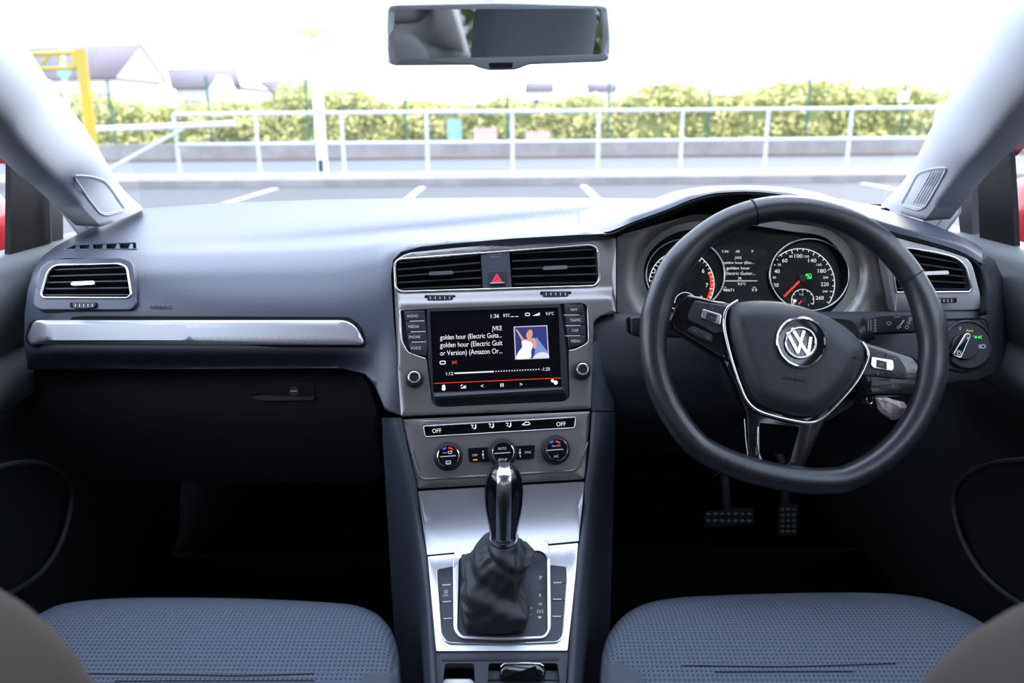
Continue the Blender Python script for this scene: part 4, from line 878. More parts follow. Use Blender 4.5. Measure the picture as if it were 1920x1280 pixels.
# ================================================================== SEATS
SEATD = rows([[(-200,1100,1.03),(2100,1100,1.03)],[(-200,1120,.995),(2100,1120,.995)],[(-200,1150,.962),(2100,1150,.962)],[(-200,1200,.915),(2100,1200,.915)],[(-200,1280,.860),(2100,1280,.860)],[(-200,1400,.79),(2100,1400,.79)],[(-200,1560,.70),(2100,1560,.70)]])
def seat(side, label, outl, plain, seam, hx):
    s = thing('front_seat', V((side*.385, .62, .30)), label, 'car seat', 'front seats')
    cu = plate('cushion', SEATD, outl, M['seat'], s, t=.15, step=(26, 16), edge=(26, .030), sharp=80)
    def bowl(x, y): return 0
    cs_ = MeshSurf(cu)
    tag(plate('cushion_bolster', cs_, plain, M['seatplain'], s, h=.0035, t=.006, step=(16, 12), sharp=80), 'plain cloth inner bolster')
    ik = Ink(cs_, .0008)
    for l in seam:
        P = cr(l, 10, False)
        for w_ in range(len(P) - 1): ik.line(P[w_], P[w_+1], 1.6)
    ik.build('seam', M['lower'], cu)
    br = pillow('backrest', (side*(.432 if side < 0 else .418), .27, .712 if side < 0 else .69), (.50, .16, .56), M['litseat'], s, Matrix.Rotation(rad(-9), 3, 'X'), e=.55, n=16)
    hr = pillow('headrest', (side*.40, .20, 1.15), (.24, .11, .20), M['seatplain'], s, Matrix.Rotation(rad(-6), 3, 'X'), e=.5, n=10)
    for q in (-.06, .06): tag(tube('headrest_post', [V((side*.41+q, .22, 1.00)), V((side*.41+q, .205, 1.08))], .006, M['satin'], s), 'metal headrest post')
    return s
seat(-1, 'patterned grey cloth seat facing the glovebox', cr([(-60,1240),(20,1190),(75,1150),(130,1129),(250,1120),(450,1121),(620,1129),(680,1138),(718,1160),(740,1195),(750,1250),(745,1330),(718,1450),(698,1540),(300,1550),(-100,1540),(-110,1380)], 5),
     [(747,1249),(742,1330),(720,1420),(640,1420),(652,1300),(690,1262)], [[(150,1262),(330,1264),(450,1266),(590,1262)],[(215,1276),(590,1275)]], -1)
seat(1, 'patterned grey cloth seat facing the steering wheel', cr([(1126,1250),(1136,1200),(1158,1165),(1190,1140),(1240,1124),(1330,1116),(1560,1110),(1690,1114),(1765,1130),(1840,1165),(1900,1215),(1985,1290),(2030,1400),(2030,1540),(1600,1550),(1175,1540),(1150,1420),(1128,1320)], 5),
     [(1129,1236),(1160,1238),(1200,1262),(1228,1300),(1240,1420),(1156,1420),(1132,1330)], [[(1278,1247),(1450,1249),(1560,1247),(1680,1243)],[(1340,1259),(1600,1258)]], 1)
# ================================================================== PEDALS AND FOOTWELL
PD = Plane(pt(1420, 970, 1.42), V((0, -1, .9)))
pb = plate('brake_pedal', PD, rp([(1320,958,6),(1412,950,6),(1413,982,6),(1322,988,6)], 4), M['pedal'], None, h=0, t=.01, holes=[]); tag(pb, 'wide black rubber brake pedal deep in the footwell', 'pedal')
pa = plate('accelerator_pedal', PD, rp([(1462,946,5),(1496,944,5),(1494,1003,5),(1459,1004,5)], 4), M['pedal'], None, h=0, t=.01); tag(pa, 'narrow upright accelerator pedal right of the brake pedal', 'pedal')
for o_, x0, x1, y0, y1 in ((pb, 1322, 1411, 954, 984), (pa, 1462, 1494, 948, 1001)):
    ik = Ink(PD, .0012)
    n_ = 7 if o_ is pb else 3
    for k in range(n_): 
        xa = x0 + (x1-x0) * (k+.5) / n_; r_ = (x1-x0) / n_ * .42
        for yy in ([.3, .72] if o_ is pb else [.12, .32, .52, .72, .9]): yc = y0 + (y1-y0) * yy; ik.poly([(xa-r_,yc),(xa,yc-r_*.7),(xa+r_,yc),(xa,yc+r_*.7)])
    ik.build('tread', M['dark'], o_)
    bb = PD.hit((x0+x1)/2, y0); tube('pedal_arm', [bb + V((0, .012, -.01)), bb + V((0, .05, .06)), V((bb.x, 1.57, bb.z + .14))], .008, M['black'], o_)
def st_(o, label=None): o['kind'] = 'structure'; return o
def quads(name, Q, m, thick=.02):
    bm = bmesh.new()
    for q in Q: bm.faces.new([bm.verts.new(V(p)) for p in q])
    bmesh.ops.remove_doubles(bm, verts=bm.verts, dist=1e-4)
    o = finish(name, bm, m, None, 30)
    if thick: md = o.modifiers.new('thickness', 'SOLIDIFY'); md.thickness = thick; md.offset = 0
    return st_(o)
quads('floor', [[(-.76,-1.5,.29),(.76,-1.5,.29),(.76,1.5,.29),(-.76,1.5,.29)]], M['carpet'])
quads('wall_front', [[(-.76,1.5,.28),(.76,1.5,.28),(.76,1.62,.97),(-.76,1.62,.97)],[(-.76,1.62,.97),(.76,1.62,.97),(.70,1.50,1.0),(-.70,1.50,1.0)]], M['carpet'])
#==SPLIT==
# ================================================================== DOORS, PILLARS, ROOF, GLASS
def door(side, n):
    X = lambda x: side * x
    d = thing('door_%d' % n, V((X(.74), .7, .30)), ('left' if side < 0 else 'right') + ' front door panel in dark plastic with a round speaker surround', 'door'); d['kind'] = 'structure'
    prof_ = [(.765,.965),(.745,.985),(.715,.982),(.700,.965),(.690,.93),(.695,.89),(.705,.86),(.690,.845),(.680,.83),(.684,.80),(.70,.76),(.69,.70),(.675,.62),(.672,.50),(.69,.36),(.72,.29)]
    secs = [[V((X(x), y, z)) for x, z in prof_] for y in (-1.45, -1, -.5, 0, .4, .8, 1.1, 1.3, 1.40, 1.48)]
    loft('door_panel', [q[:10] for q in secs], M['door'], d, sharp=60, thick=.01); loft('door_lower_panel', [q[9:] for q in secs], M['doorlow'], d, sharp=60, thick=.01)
    return d
d1 = door(-1, 1); d2 = door(1, 2)
DPL = Plane(V((-.66, 1.0, .6)), V((1, 0, 0))); DPR = Plane(V((.66, 1.0, .6)), V((-1, 0, 0)))
lp = cr([(-60,905),(0,876),(50,868),(95,876),(125,905),(133,935),(125,985),(105,1035),(70,1080),(20,1112),(-50,1140)], 5, False)
def edgeloop(pts, surf, parent, nm):
    secs = []
    for x, y in pts:
        p = surf.hit(x, y); secs.append(p)
    return tube(nm, secs, .0045, M['dark'], parent)
edgeloop(lp, DPL, d1, 'speaker_surround')
rp_ = cr([(1975,850),(1920,862),(1870,868),(1830,882),(1800,905),(1789,935),(1793,975),(1808,1020),(1838,1070),(1880,1110),(1930,1142),(1980,1165)], 5, False)
edgeloop(rp_, DPR, d2, 'speaker_surround')
# cheek panels where the dash meets the doors
XL = Plane(V((-.725, 1, 1)), V((1, 0, 0))); XR = Plane(V((.725, 1, 1)), V((-1, 0, 0)))
tag(plate('window_divider', XL, [(21,285),(20,400),(19,484),(45,482),(96,470),(93,400),(91,330),(60,300),(40,280)], M['black'], d1, h=.005, t=.008), 'black upright bar in the window')
tag(plate('divider_seal', XL, [(95,331),(97,400),(98,470),(119,462),(118,400),(118,352),(110,342)], M['dark'], d1, h=.0, t=.02), 'dark rubber seal')
tag(plate('window_divider', XR, [(1837,285),(1834,360),(1838,475),(1903,478),(1900,400),(1893,285),(1870,270)], M['black'], d2, h=.005, t=.008), 'black upright bar in the window')
tag(plate('divider_seal', XR, [(1796,332),(1797,400),(1801,448),(1824,462),(1822,400),(1824,300)], M['dark'], d2, h=.0, t=.02), 'dark rubber seal')
tag(plate('door_frame', XL, [(-30,190),(0,222),(36,268),(62,298),(45,312),(25,306),(0,264),(-30,220)], M['redcar'], d1, h=-.02, t=.02), 'dark red painted window frame')
tag(plate('door_frame', XR, [(1950,160),(1921,190),(1868,245),(1840,282),(1858,296),(1882,292),(1925,245),(1950,215)], M['redcar'], d2, h=-.02, t=.02), 'dark red painted window frame')
def pillar(n, W_, D_, bul, side):
    secs = []
    W2 = cr([V((side*.56, .77, 1.435))] + [pt(*q) for q in W_[1:]], 6, False); D2 = cr([V((side*.635, .60, 1.385))] + [pt(*q) for q in D_[1:]], 6, False)
    bul0 = bul
    for j_, (A, B) in enumerate(zip(W2, D2)):
        bul = bul0 * (1.15 - .95 * j_ / (len(W2) - 1))
        A, B = V(A), V(B); mid = []
        for k in range(13):
            t = k / 12; p = A.lerp(B, t); dr = (CAM - p).normalized(); ins = V((-side, 0, 0))
            mid.append(p + (dr * .5 + ins * .5).normalized() * bul * math.sin(math.pi * t) ** .7)
        secs.append([A + V((side*.02, .04, 0))] + mid + [B + V((side*.05, .02, 0))])
    o = loft('trim_%d' % n, secs, M['pillar'], None, sharp=70, closed=True, caps=True); return st_(o)
pl = pillar(1, [(-160,-160,.75),(-80,-75,.80),(0,28,.87),(49,86,.92),(90,150,1.0),(172,259,1.14),(225,349,1.28),(268,392,1.36)], [(-420,-60,.62),(-200,60,.70),(-90,150,.76),(0,225,.84),(34,268,.90),(94,330,1.0),(122,356,1.10),(190,425,1.22)], .035, -1)
pr = pillar(2, [(2060,-180,.75),(1975,-90,.80),(1888,0,.86),(1852,65,.91),(1815,127,.97),(1762,210,1.09),(1699,334,1.27),(1652,385,1.36)], [(2330,-100,.62),(2150,20,.70),(2020,110,.76),(1921,188,.83),(1880,235,.89),(1837,286,.97),(1796,332,1.08),(1733,414,1.22)], .035, 1)
PLM, PRM = MeshSurf(pl), MeshSurf(pr)
def grille(surf, P, parent, label, ribs):
    g = ring_on('tweeter_grille', surf, rp(P, 10, 6), .0012, M['pillar'], None, h=.0006)
    tag(g, label, 'speaker grille')
    k = ring_on('inner_outline', surf, rp([(x + (cx_-x)*.07, y + (cy_-y)*.07) for x, y in P for cx_, cy_ in [(sum(p[0] for p in P)/len(P), sum(p[1] for p in P)/len(P))]], 8, 6), .0008, M['pillar'], g, h=.0005)
    for a, b in ribs: line_on('rib', surf, [a, ((a[0]+b[0])/2, (a[1]+b[1])/2), b], .0006, M['pillar'], g, h=.0002, seg=6)
grille(PLM, [(136,328),(170,330),(196,338),(210,356),(236,394),(200,404),(187,400),(165,372)], None, 'small grille at the foot of the pale pillar above the passenger vent', [])
grille(PRM, [(1777,313),(1748,316),(1722,323),(1712,340),(1688,385),(1722,394),(1735,388),(1760,345)], None, 'small ribbed grille at the foot of the pale pillar beside the steering wheel', [((1771-k*5, 320+k*.5),(1738-k*5, 382-k*.3)) for k in range(6)])
# lower pillar trims and corner glass
cl = Plane(pt(150, 400, 1.26), V((.8, -.6, .1))); cr2 = Plane(pt(1775, 400, 1.26), V((-.8, -.6, .1)))
o = st_(plate('trim_3', cl, [(112,345),(117,352),(118,396),(151,440),(192,426),(160,385),(128,350)], M['pillar'], None, h=-.01, t=.01))
o = st_(plate('trim_4', cr2, [(1802,340),(1797,352),(1797,398),(1772,432),(1730,415),(1764,380),(1790,345)], M['pillar'], None, h=-.01, t=.01))
ik = Ink(cl, -.0085); ik.line((118,375),(168,432),1.3); ik.build('seam', M['dark'], bpy.data.objects['trim_3'])
ik = Ink(cr2, -.0085); ik.line((1797,368),(1755,425),1.3); ik.build('seam', M['dark'], bpy.data.objects['trim_4'])
# windscreen
secs = []
for k in range(13):
    u = -1 + k / 6; b = V((u*.70, 1.66 - .22*u*u, .985)); t_ = V((u*.56, .80 - .08*u*u, 1.455)); secs.append([b.lerp(t_, q/8) + V((0, .02, .02)) * math.sin(math.pi*q/8) for q in range(9)])
st_(loft('window_1', secs, M['glass'], None, sharp=80))
for n, side in ((2, -1), (3, 1)):
    st_(loft('window_%d' % n, [[V((side*.765, y, .96)), V((side*.72, y, 1.2)), V((side*.62, y, 1.40))] for y in (.22, .6, .9, 1.4)], M['glass'], None))
# roof lining, side rails, rear end
secs = []
for y, z, w in ((.80, 1.455, .56), (.74, 1.462, .56), (.5, 1.495, .58), (.1, 1.515, .59), (-.5, 1.51, .59), (-1.0, 1.48, .57), (-1.4, 1.42, .55)):
    secs.append([V((-w-.07, y, z-.09)), V((-w-.03, y, z-.05)), V((-w+.02, y, z-.015))] + [V((w * u, y - .05*(u*u) * (y > .7), z + .0 - .012 * u * u)) for u in (-.8, -.4, 0, .4, .8)] + [V((w-.02, y, z-.015)), V((w+.03, y, z-.05)), V((w+.07, y, z-.09))])
st_(loft('ceiling', secs, M['headliner'], None, sharp=60, thick=.01))
for n, side in ((5, -1), (6, 1)):
    quads('trim_%d' % n, [[(side*.76,.00,.96),(side*.76,.16,.96),(side*.64,.10,1.42),(side*.64,-.04,1.42)]], M['pillar'])
    quads('trim_%d' % (n + 2), [[(side*.76,-.85,.96),(side*.70,-1.5,.96),(side*.62,-1.35,1.42),(side*.64,-.95,1.42)]], M['pillar'])
quads('wall_rear', [[(-.72,-1.5,.29),(.72,-1.5,.29),(.70,-1.52,.98),(-.70,-1.52,.98)]], M['lower'])
st_(loft('window_4', [[V((x, -1.52, .97)), V((x*.86, -1.40, 1.42))] for x in (-.70, 0, .70)], M['glass'], None))
rs = thing('rear_bench', V((0, -.85, .30)), 'dark cloth rear bench seen only in the rear-view mirror', 'car seat')
pillow('cushion', (0, -.62, .50), (1.30, .50, .20), M['seatplain'], rs, e=.35)
pillow('backrest', (0, -.98, .78), (1.30, .18, .62), M['seatplain'], rs, Matrix.Rotation(rad(-14), 3, 'X'), e=.35)
for x in (-.56, .0, .56): pillow('headrest', (x, -1.05, 1.13), (.26, .10, .15), M['seatplain'], rs, e=.5, n=8)
#==SPLIT==
# ================================================================== REAR-VIEW MIRROR
MC = pt(936, 62, .80)
din = ray(936, 62).normalized(); dout = (V((.315, .22, 1.175)) - MC).normalized(); MN = (dout - din).normalized()
MP = Plane(MC, MN)
mir = thing('rear_view_mirror', MC, 'wide grey-framed interior mirror hanging at the top of the windscreen', 'mirror')
MO = rp([(728,10,8),(745,8,6),(937,4,30),(1125,9,8),(1139,12,8),(1144,64,10),(1142,112,8),(1128,116,6),(992,121,6),(967,131,10),(913,132,10),(890,122,6),(739,123,6),(729,118,8),(726,75,10)], 8, 5)
MI = rp([(741,18,7),(1127,16,7),(1132,64,10),(1131,102,7),(940,108,30),(742,111,7),(737,64,10)], 6, 5)
plate('housing', MP, MO, M['mirrorframe'], mir, holes=[MI], h=.003, t=.022, edge=(4, .004))
plate('housing_back', MP, MO, M['mirrorframe'], mir, h=-.018, t=.014, edge=None)
plate('mirror_glass', MP, rp([(736,14),(1132,12),(1136,105),(736,114)], 3), M['mirrorglass'], mir, h=0, t=.004)
plate('dimming_tab', MP, rp([(917,118),(962,117),(960,128),(919,128.5)], 2), M['dark'], mir, h=.0045, t=.006)
tube('mounting_arm', [MC - MN * .03, MC + V((-.01, .06, .05)), V((MC.x - .01, .90, 1.415))], [.014, .010, .012], M['mirrorframe'], mir)
#==SPLIT==
# ================================================================== OUTSIDE
def emat(name, c, r=.8, **k): return mat(name, c, r, spec=.2, **k)
M['asphalt'] = emat('parking_asphalt', (.09,.09,.10), bump=(60,.3,.004,iso), fx=((.080,.079,.082),(.100,.099,.104)))
M['road'] = emat('road_asphalt', (.125,.128,.145)); M['concrete'] = emat('pale_concrete', (.30,.28,.27), bump=(2.5,.2,.01,iso), fx=((.19,.18,.17),(.25,.235,.23)))
M['paint'] = emat('road_paint', (.62,.60,.56)); M['galv'] = emat('galvanised_steel', (.46,.48,.52), .5); M['white_'] = emat('white_paint', (.62,.62,.64), .5)
M['yellow'] = emat('yellow_paint', (.40,.30,.02), .5); M['fence'] = emat('green_fence_paint', (.05,.12,.10), .6); M['rooftile'] = emat('pinkish_roof_tile', (.19,.16,.175), bump=(3,.2,.01,iso))
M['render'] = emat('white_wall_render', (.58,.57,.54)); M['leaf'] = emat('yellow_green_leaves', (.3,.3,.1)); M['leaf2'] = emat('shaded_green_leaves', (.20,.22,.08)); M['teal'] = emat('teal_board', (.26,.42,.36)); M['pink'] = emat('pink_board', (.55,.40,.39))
def leafmat(name, c1, c2):
    m = emat(name, c1); n = m.node_tree; tc = n.nodes.new('ShaderNodeTexCoord'); nz = n.nodes.new('ShaderNodeTexNoise'); nz.inputs['Scale'].default_value = 2.2; nz.inputs['Detail'].default_value = 5; nz.inputs['Roughness'].default_value = .7; cr_ = n.nodes.new('ShaderNodeValToRGB')
    cr_.color_ramp.elements[0].position = .40; cr_.color_ramp.elements[1].position = .62; cr_.color_ramp.elements[0].color = (*c1, 1); cr_.color_ramp.elements[1].color = (*c2, 1)
    n.links.new(tc.outputs['Object'], nz.inputs['Vector']); n.links.new(nz.outputs['Fac'], cr_.inputs[0]); n.links.new(cr_.outputs[0], n.nodes['Principled BSDF'].inputs['Base Color']); return m
M['leaf'] = leafmat('yellow_green_leaves', (.40,.38,.13), (.80,.72,.32))
M['leafd'] = leafmat('deep_green_leaves', (.05,.08,.03), (.16,.19,.08))
GP = Plane(V((0, 0, 0)), V((0, 0, 1)))
def OY(px, py, Y): r = ray(px, py); return CAM + r * (Y / r.y)
def sbox(name, x0, x1, y0, y1, z0, z1, m, parent=None): return blk(name, ((x0+x1)/2, (y0+y1)/2, (z0+z1)/2), (x1-x0, y1-y0, z1-z0), m, parent)
YK = GP.hit(960, 346).y; YR = YK + .75
st_(sbox('ground', -90, 90, -60, YK + .05, -.10, 0, M['asphalt']))
st_(sbox('pavement', -90, 90, YK, YK + 1.9, -.10, .13, M['concrete']))
st_(sbox('road', -90, 90, YK + 1.9, 24.2, -.12, .02, M['road']))
st_(sbox('field', -90, 90, 24.2, 140, -.12, .05, M['concrete']))
for i, (x, lab) in enumerate(((GP.hit(798, 346).x, 'white bay line on the asphalt, seen straight above the passenger-side centre vent'), (GP.hit(1091.5, 346).x, 'white bay line on the asphalt, seen above the driver-side centre vent'), (GP.hit(514, 354).x, 'white bay line seen above the passenger side of the dashboard'), (GP.hit(1632, 346).x, 'faint white bay line near the right windscreen pillar'))):
    o = sbox('bay_line', x - .055, x + .055, YK - 5, YK - .35, -.001, .004, M['paint']); tag(o, lab, 'road marking', 'parking bay lines')
for i in range(-14, 15):   # joints between the kerb stones
    pass
kb_ = sbox('kerb', -90, 90, YK - .12, YK, -.1, .125, M['concrete']); st_(kb_)
wl_ = sbox('low_wall', -60, 60, 24.2, 24.6, -.1, GP and OY(960, 265, 24.2).z, M['concrete']); tag(wl_, 'long pale low concrete wall on the far side of the road', 'wall')
tag(sbox('foot_strip', -60, 60, 24.05, 24.19, .0, .08, emat('thin_brown', (.16,.11,.08)), wl_), 'thin brown line')  # thin brown strip along the foot of the low wall
# railing
rl = thing('railing', V((0, YR, .13)), 'long galvanised steel railing with two rails between car park and road', 'railing')
zt, zm = OY(960, 209, YR).z, OY(960, 266, YR).z
xs = [OY(x, 300, YR).x for x in (335, 486, 645, 802, 961, 1121, 1276, 1434, 1588, 1745)]; dx_ = (xs[-1] - xs[0]) / 9
for x in xs + [xs[-1] + dx_ * k for k in range(1, 6)]: tube('post', [(x, YR, .12), (x, YR, zt)], .036, M['galv'], rl, seg=10)
tag(tube('rail', [(xs[0], YR, zt), (xs[-1] + dx_*5, YR, zt)], .036, M['galv'], rl, seg=10), 'top rail'); tag(tube('rail', [(xs[0], YR, zm), (xs[-1] + dx_*5, YR, zm)], .034, M['galv'], rl, seg=10), 'middle rail')
# barrier and height gantry on the left
ba = thing('barrier_arm', OY(215, 315, YR - .3), 'white barrier arm with a slanting stay at the left end of the railing', 'barrier')
tube('arm', [OY(60, 247, YR - .3), OY(440, 232, YR - .3)], .052, M['white_'], ba); tube('stay', [OY(150, 362, YR - .3), OY(215, 312, YR - .3), OY(345, 241, YR - .3)], .034, M['galv'], ba)
YG = YK - 1.2
gn = thing('height_gantry', OY(170, 250, YG), 'yellow lattice height gantry beside the left windscreen pillar', 'gantry')
tube('post', [OY(150, 92, YG), OY(172, 262, YG), V((OY(186, 372, YG).x, YG, 0))], .085, M['yellow'], gn); tag(tube('beam', [OY(-60, 104, YG), OY(146, 99, YG)], .038, M['yellow'], gn), 'top beam'); tag(tube('beam', [OY(-60, 132, YG), OY(150, 127, YG)], .032, M['yellow'], gn), 'lower beam')
for a, b in (((76,121),(94,103)),((104,103),(134,126)),((40,130),(20,104)),((0,104),(-30,130))): tube('brace', [OY(*a, YG), OY(*b, YG)], .024, M['yellow'], gn)
tag(tube('post_sleeve', [OY(140, 97, YG - .02), OY(144, 128, YG - .02)], .06, M['yellow'], gn), 'bright yellow end plate')
rs_ = thing('round_sign', V((OY(125, 250, 18).x, 18, 0)), 'pale blue round road sign on a white pole behind the yellow gantry', 'road sign')
c = OY(123, 135, 18); tube('pole', [V((OY(126, 250, 18).x, 18, 0)), OY(115, 85, 18)], .05, M['white_'], rs_); lathe('sign_face', c - V((0, .07, 0)), V((0, -1, 0)), [(.15, 0), (.15, .015), (.01, .016)], emat('pale_blue_sign', (.25, .38, .45)), rs_)
# lamp post
lpz = thing('lamp_post', V((OY(606, 326, YR + .35).x, YR + .35, .13)), 'thick white lamp post rising beside the railing above the passenger side', 'lamp post')
bx = OY(606, 326, YR + .35).x
tube('pole', [(bx, YR+.35, .12), (bx, YR+.35, 2.2), (bx, YR+.35, 4.3)], [.105, .10, .075], M['white_'], lpz, seg=16)
tag(sbox('access_door', bx - .05, bx + .03, YR + .22, YR + .26, .20, .42, M['dark'], lpz), 'small dark access door'); 
tag(sbox('yellow_sign', bx - .26, bx + .26, YR + .2, YR + .26, OY(600, 66, YR+.2).z, OY(600, 52, YR+.2).z, emat('pale_yellow', (.52,.50,.20)), lpz), 'faint yellow sign plate')
tag(sbox('sign_plate', bx - .2, bx + .2, YR + .2, YR + .26, OY(600, 88, YR+.2).z, OY(600, 80, YR+.2).z, M['white_'], lpz), 'white sign plate')
# houses
def house(label, EL, ER, RL, RR, Y, dy, lights=(), dormer=None, x0=None, x1=None):
    a, b, c_, d_ = OY(*EL, Y), OY(*ER, Y), OY(*RR, Y + dy), OY(*RL, Y + dy)
    h_ = thing('house', V(((a.x+b.x)/2, Y, .05)), label, 'house', 'houses beyond the hedge')
    bm = bmesh.new(); f2 = V((0, 2*dy, 0)); P = [bm.verts.new(p) for p in (a, b, c_, d_, b + f2, a + f2)]
    bm.faces.new([P[0], P[1], P[2], P[3]]); bm.faces.new([P[3], P[2], P[4], P[5]]); bm.faces.new([P[0], P[5], P[4], P[1]])
    ro = finish('roof', bm, M['rooftile'], h_, 20, recalc=False); md = ro.modifiers.new('thickness', 'SOLIDIFY'); md.thickness = .1; md.offset = 0
    for e_, (u, v, w) in enumerate(((a, d_, a + f2), (b, c_, b + f2))):
        bm = bmesh.new(); sx = .12 if e_ == 0 else -.12; k_ = [bm.verts.new(V((q.x + sx, q.y, q.z - .02))) for q in (u, v, w)]; bm.faces.new(k_); finish('gable_wall', bm, M['render'], h_, 20)
    sbox('wall', a.x + .15, b.x - .15, Y + .25, Y + 2*dy - .25, .05, a.z - .02, M['render'], h_)
    pl_ = Plane(a, (b - a).cross(d_ - a))
    for P_ in lights: tag(plate('skylight', pl_, P_, M['white_'], h_, h=.06, t=.05), 'white skylight')
    if dormer:
        A_, B_, C_ = [OY(*q, Y - .6) for q in dormer]; bm = bmesh.new(); k = V((0, dy, 0))
        q0 = [V((A_.x, A_.y, .05)), A_, B_, C_, V((C_.x, C_.y, .05))]; v0 = [bm.verts.new(p) for p in q0]; v1 = [bm.verts.new(p + k) for p in q0]
        bm.faces.new(v0); bm.faces.new(v1[::-1])
        for i in range(5): bm.faces.new([v0[i], v0[(i+1)%5], v1[(i+1)%5], v1[i]])
        finish('gable_wing', bm, M['render'], h_, 20)
    for wx in (.25, .5, .75):
        X_ = a.x + (b.x - a.x) * wx; sbox('window', X_ - .5, X_ + .5, Y + .18, Y + .26, max(.9, a.z - 2.0), a.z - .8, emat('house_window', (.28,.29,.30)), h_)
house('large pinkish-roofed house with skylights at the far left', (84,149), (217,146), (20,92), (266,83), 52, 4, [[(167,112),(180,97),(199,96),(186,110)],[(222,100),(228,93),(236,92),(231,101)]])
house('pink-roofed house with a white gable, left of the lamp post', (322,167), (452,163), (312,130), (443,127), 60, 4, dormer=((391,166),(408,141),(438,166)))
house('small pink-roofed house just left of the lamp post', (496,180), (575,178), (489,152), (581,149), 72, 3)
house('pale roofed house half hidden by the hedge below the mirror', (985,171), (1040,170), (985,154), (1037,154), 80, 3)
house('pale roofed house right of the mirror, low behind the hedge', (1102,171), (1158,170), (1101,156), (1156,155), 84, 3)
# hedge
random.seed(11)
prof_ = pchip(*zip(*[(-150,150),(60,150),(120,165),(165,170),(200,177),(240,186),(300,192),(340,192),(420,190),(500,184),(530,166),(560,152),(590,166),(640,166),(670,160),(700,170),(740,190),(770,178),(810,181),(850,190),(890,192),(930,180),(952,172),(985,182),(1010,195),(1050,178),(1080,168),(1130,181),(1160,184),(1200,160),(1235,150),(1290,152),(1330,166),(1370,171),(1430,156),(1480,146),(1530,143),(1600,147),(1622,165),(1660,151),(1740,153),(1762,166),(1800,160),(2050,165),(2200,160)]))
YH = 26.0
def leafcloud(name, m, pts, size, parent=None):
    bm = bmesh.new()
    for p in pts:
        n = V((random.gauss(0,1), random.gauss(0,1) - .6, random.gauss(0,1) + .6)).normalized(); a = n.orthogonal().normalized(); a.rotate(Matrix.Rotation(random.uniform(0, 6.28), 3, n)); b = n.cross(a); s = size * random.uniform(.6, 1.4)
        vv = [bm.verts.new(p + a*s), bm.verts.new(p + b*s*.6), bm.verts.new(p - a*s), bm.verts.new(p - b*s*.6)]; bm.faces.new(vv)
    return finish(name, bm, m, parent, smooth=False, recalc=False)
def hz(x): return OY(960 + (x * FPX * .963) / YH * 1.0, 0, YH)
pts = []; x = -21.0
def top_at(x):
    px = 960 + x / (YH * .985) * FPX; px = max(-140, min(2190, px)); return OY(px, prof_(px), YH + .5).z
for i in range(17000):
    x = random.uniform(-22, 22); zt_ = top_at(x); n1 = noise.noise(V((x*.9, 3, 1))); f = random.random() ** .9
    z = .2 + (zt_ - .2) * f + random.gauss(0, .05)
    bul = noise.noise(V((x*1.2, z*1.4, 5))) * .55 + .35 * noise.noise(V((x*3, z*3, 8)))
    y = YH + .15 + bul + (.7 * max(0, f - .8) / .2) * random.random() + abs(random.gauss(0, .12))
    pts.append(V((x, y, z)))
hd = thing('hedge', V((0, YH, .05)), 'long yellow-green leafy hedge running behind the low wall and fence posts', 'hedge')
leafcloud('foliage', M['leaf'], pts, .085, hd)
secs = []
for i in range(90):
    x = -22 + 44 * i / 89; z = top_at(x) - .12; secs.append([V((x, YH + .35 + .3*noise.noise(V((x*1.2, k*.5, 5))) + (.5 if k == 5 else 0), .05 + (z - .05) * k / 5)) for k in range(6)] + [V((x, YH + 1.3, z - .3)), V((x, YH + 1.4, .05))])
tag(loft('shaded_core', secs, M['leaf2'], hd, sharp=80), 'core of the hedge with its inner shade in the colour')  # core behind the leaves, inner shade of the hedge painted as darker green
fn = thing('mesh_fence', V((0, YH - .5, .05)), 'green mesh fence with tall posts standing in front of the hedge', 'fence')
for xb, xt, yt in ((216,211,150),(398,389,142),(580,576,146),(762,760,176),(951,952,164),(1140,1143,155),(1326,1331,152),(1510,1518,141),(1687,1703,136)):
    b_ = OY(xb, 262, YH - .5); t_ = OY(xt, yt, YH - .5); tube('post', [V((b_.x, b_.y, .05)), V((b_.x, t_.y, t_.z))], .035, M['fence'], fn, seg=8)
bm = bmesh.new()
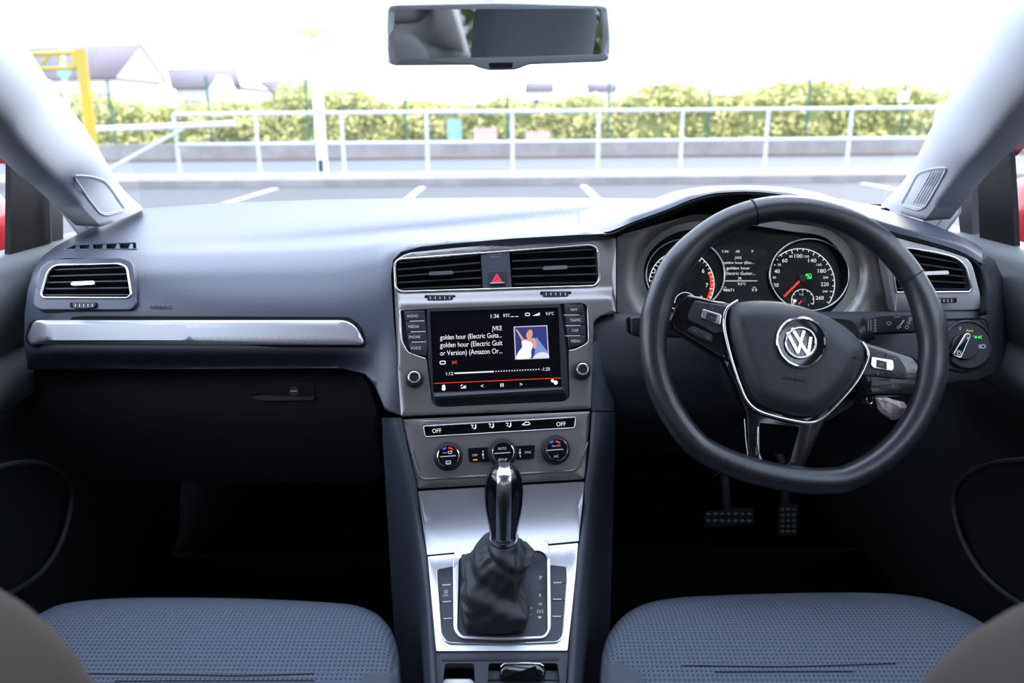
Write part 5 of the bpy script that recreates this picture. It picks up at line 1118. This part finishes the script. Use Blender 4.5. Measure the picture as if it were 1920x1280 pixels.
for i in range(100):
    x = -20 + i * .4; 
    for v in ((x, .004),): 
        q = [bm.verts.new(V((x + dx, YH - .5, z))) for dx, z in ((-.004, .1), (.004, .1), (.004, 2.0), (-.004, 2.0))]; bm.faces.new(q)
for k in range(10):
    z = .15 + k * .2; q = [bm.verts.new(V((xx, YH - .5, z + dz))) for xx, dz in ((-20, 0), (20, 0), (20, .008), (-20, .008))]; bm.faces.new(q)
tag(finish('mesh_panel', bm, M['fence'], fn, smooth=False), 'thin green wire mesh')
c = OY(1694, 181, YH - .545); tag(sbox('notice', c.x - .17, c.x + .17, c.y - .01, c.y + .01, c.z - .15, c.z + .15, M['white_']), 'small white notice fixed to the fence post at the far right', 'sign')
for a, b, y0, y1, m_, lab in ((888,932,241,258,'pink','low pink board showing through the hedge, left of the two'),(985,1032,246,260,'pink','low pink board showing through the hedge, right of the two'),(838,866,222,256,'teal','teal board in the hedge left of the pink boards')):
    p0, p1 = OY(a, y0, YH - .25), OY(b, y1, YH - .25); tag(sbox('board', p0.x, p1.x, YH - .30, YH - .25, .35, p0.z, M[m_]), lab, 'board', 'boards in the hedge')
# hedge bank behind the car, seen in the mirror
pts = [V((random.uniform(-6, 9), -6 + random.gauss(0, .5) + .6*noise.noise(V((i*.01, 1, 1))), random.uniform(.1, 4.2))) for i in range(5000)] + [V((5.5 + random.gauss(0, .5), random.uniform(-7, 3), random.uniform(.1, 4.0))) for i in range(4000)]
o = leafcloud('rear_hedge', M['leafd'], pts, .14); tag(o, 'dark green hedge behind the car, seen in the rear-view mirror', 'hedge')
# door mirrors
def dmirror(side, c, s, label):
    d = thing('door_mirror', c - V((0, 0, s[2]*.5)), label, 'door mirror')
    pillow('housing', c, s, M['redcar'], d, e=.6, n=8); blk('foot', c - V((side*s[0]*.4, 0, s[2]*.62)), (s[0]*.5, s[1]*.5, s[2]*.3), M['dark'], d, bev=.01)
dmirror(-1, pt(-78, 432, 1.42), (.17, .12, .15), 'red door mirror housing outside the left window')
dmirror(1, pt(1975, 412, 1.42), (.17, .12, .16), 'red door mirror housing outside the right window')
# hand holding the camera, seen at the left end of the mirror
#==SPLIT==
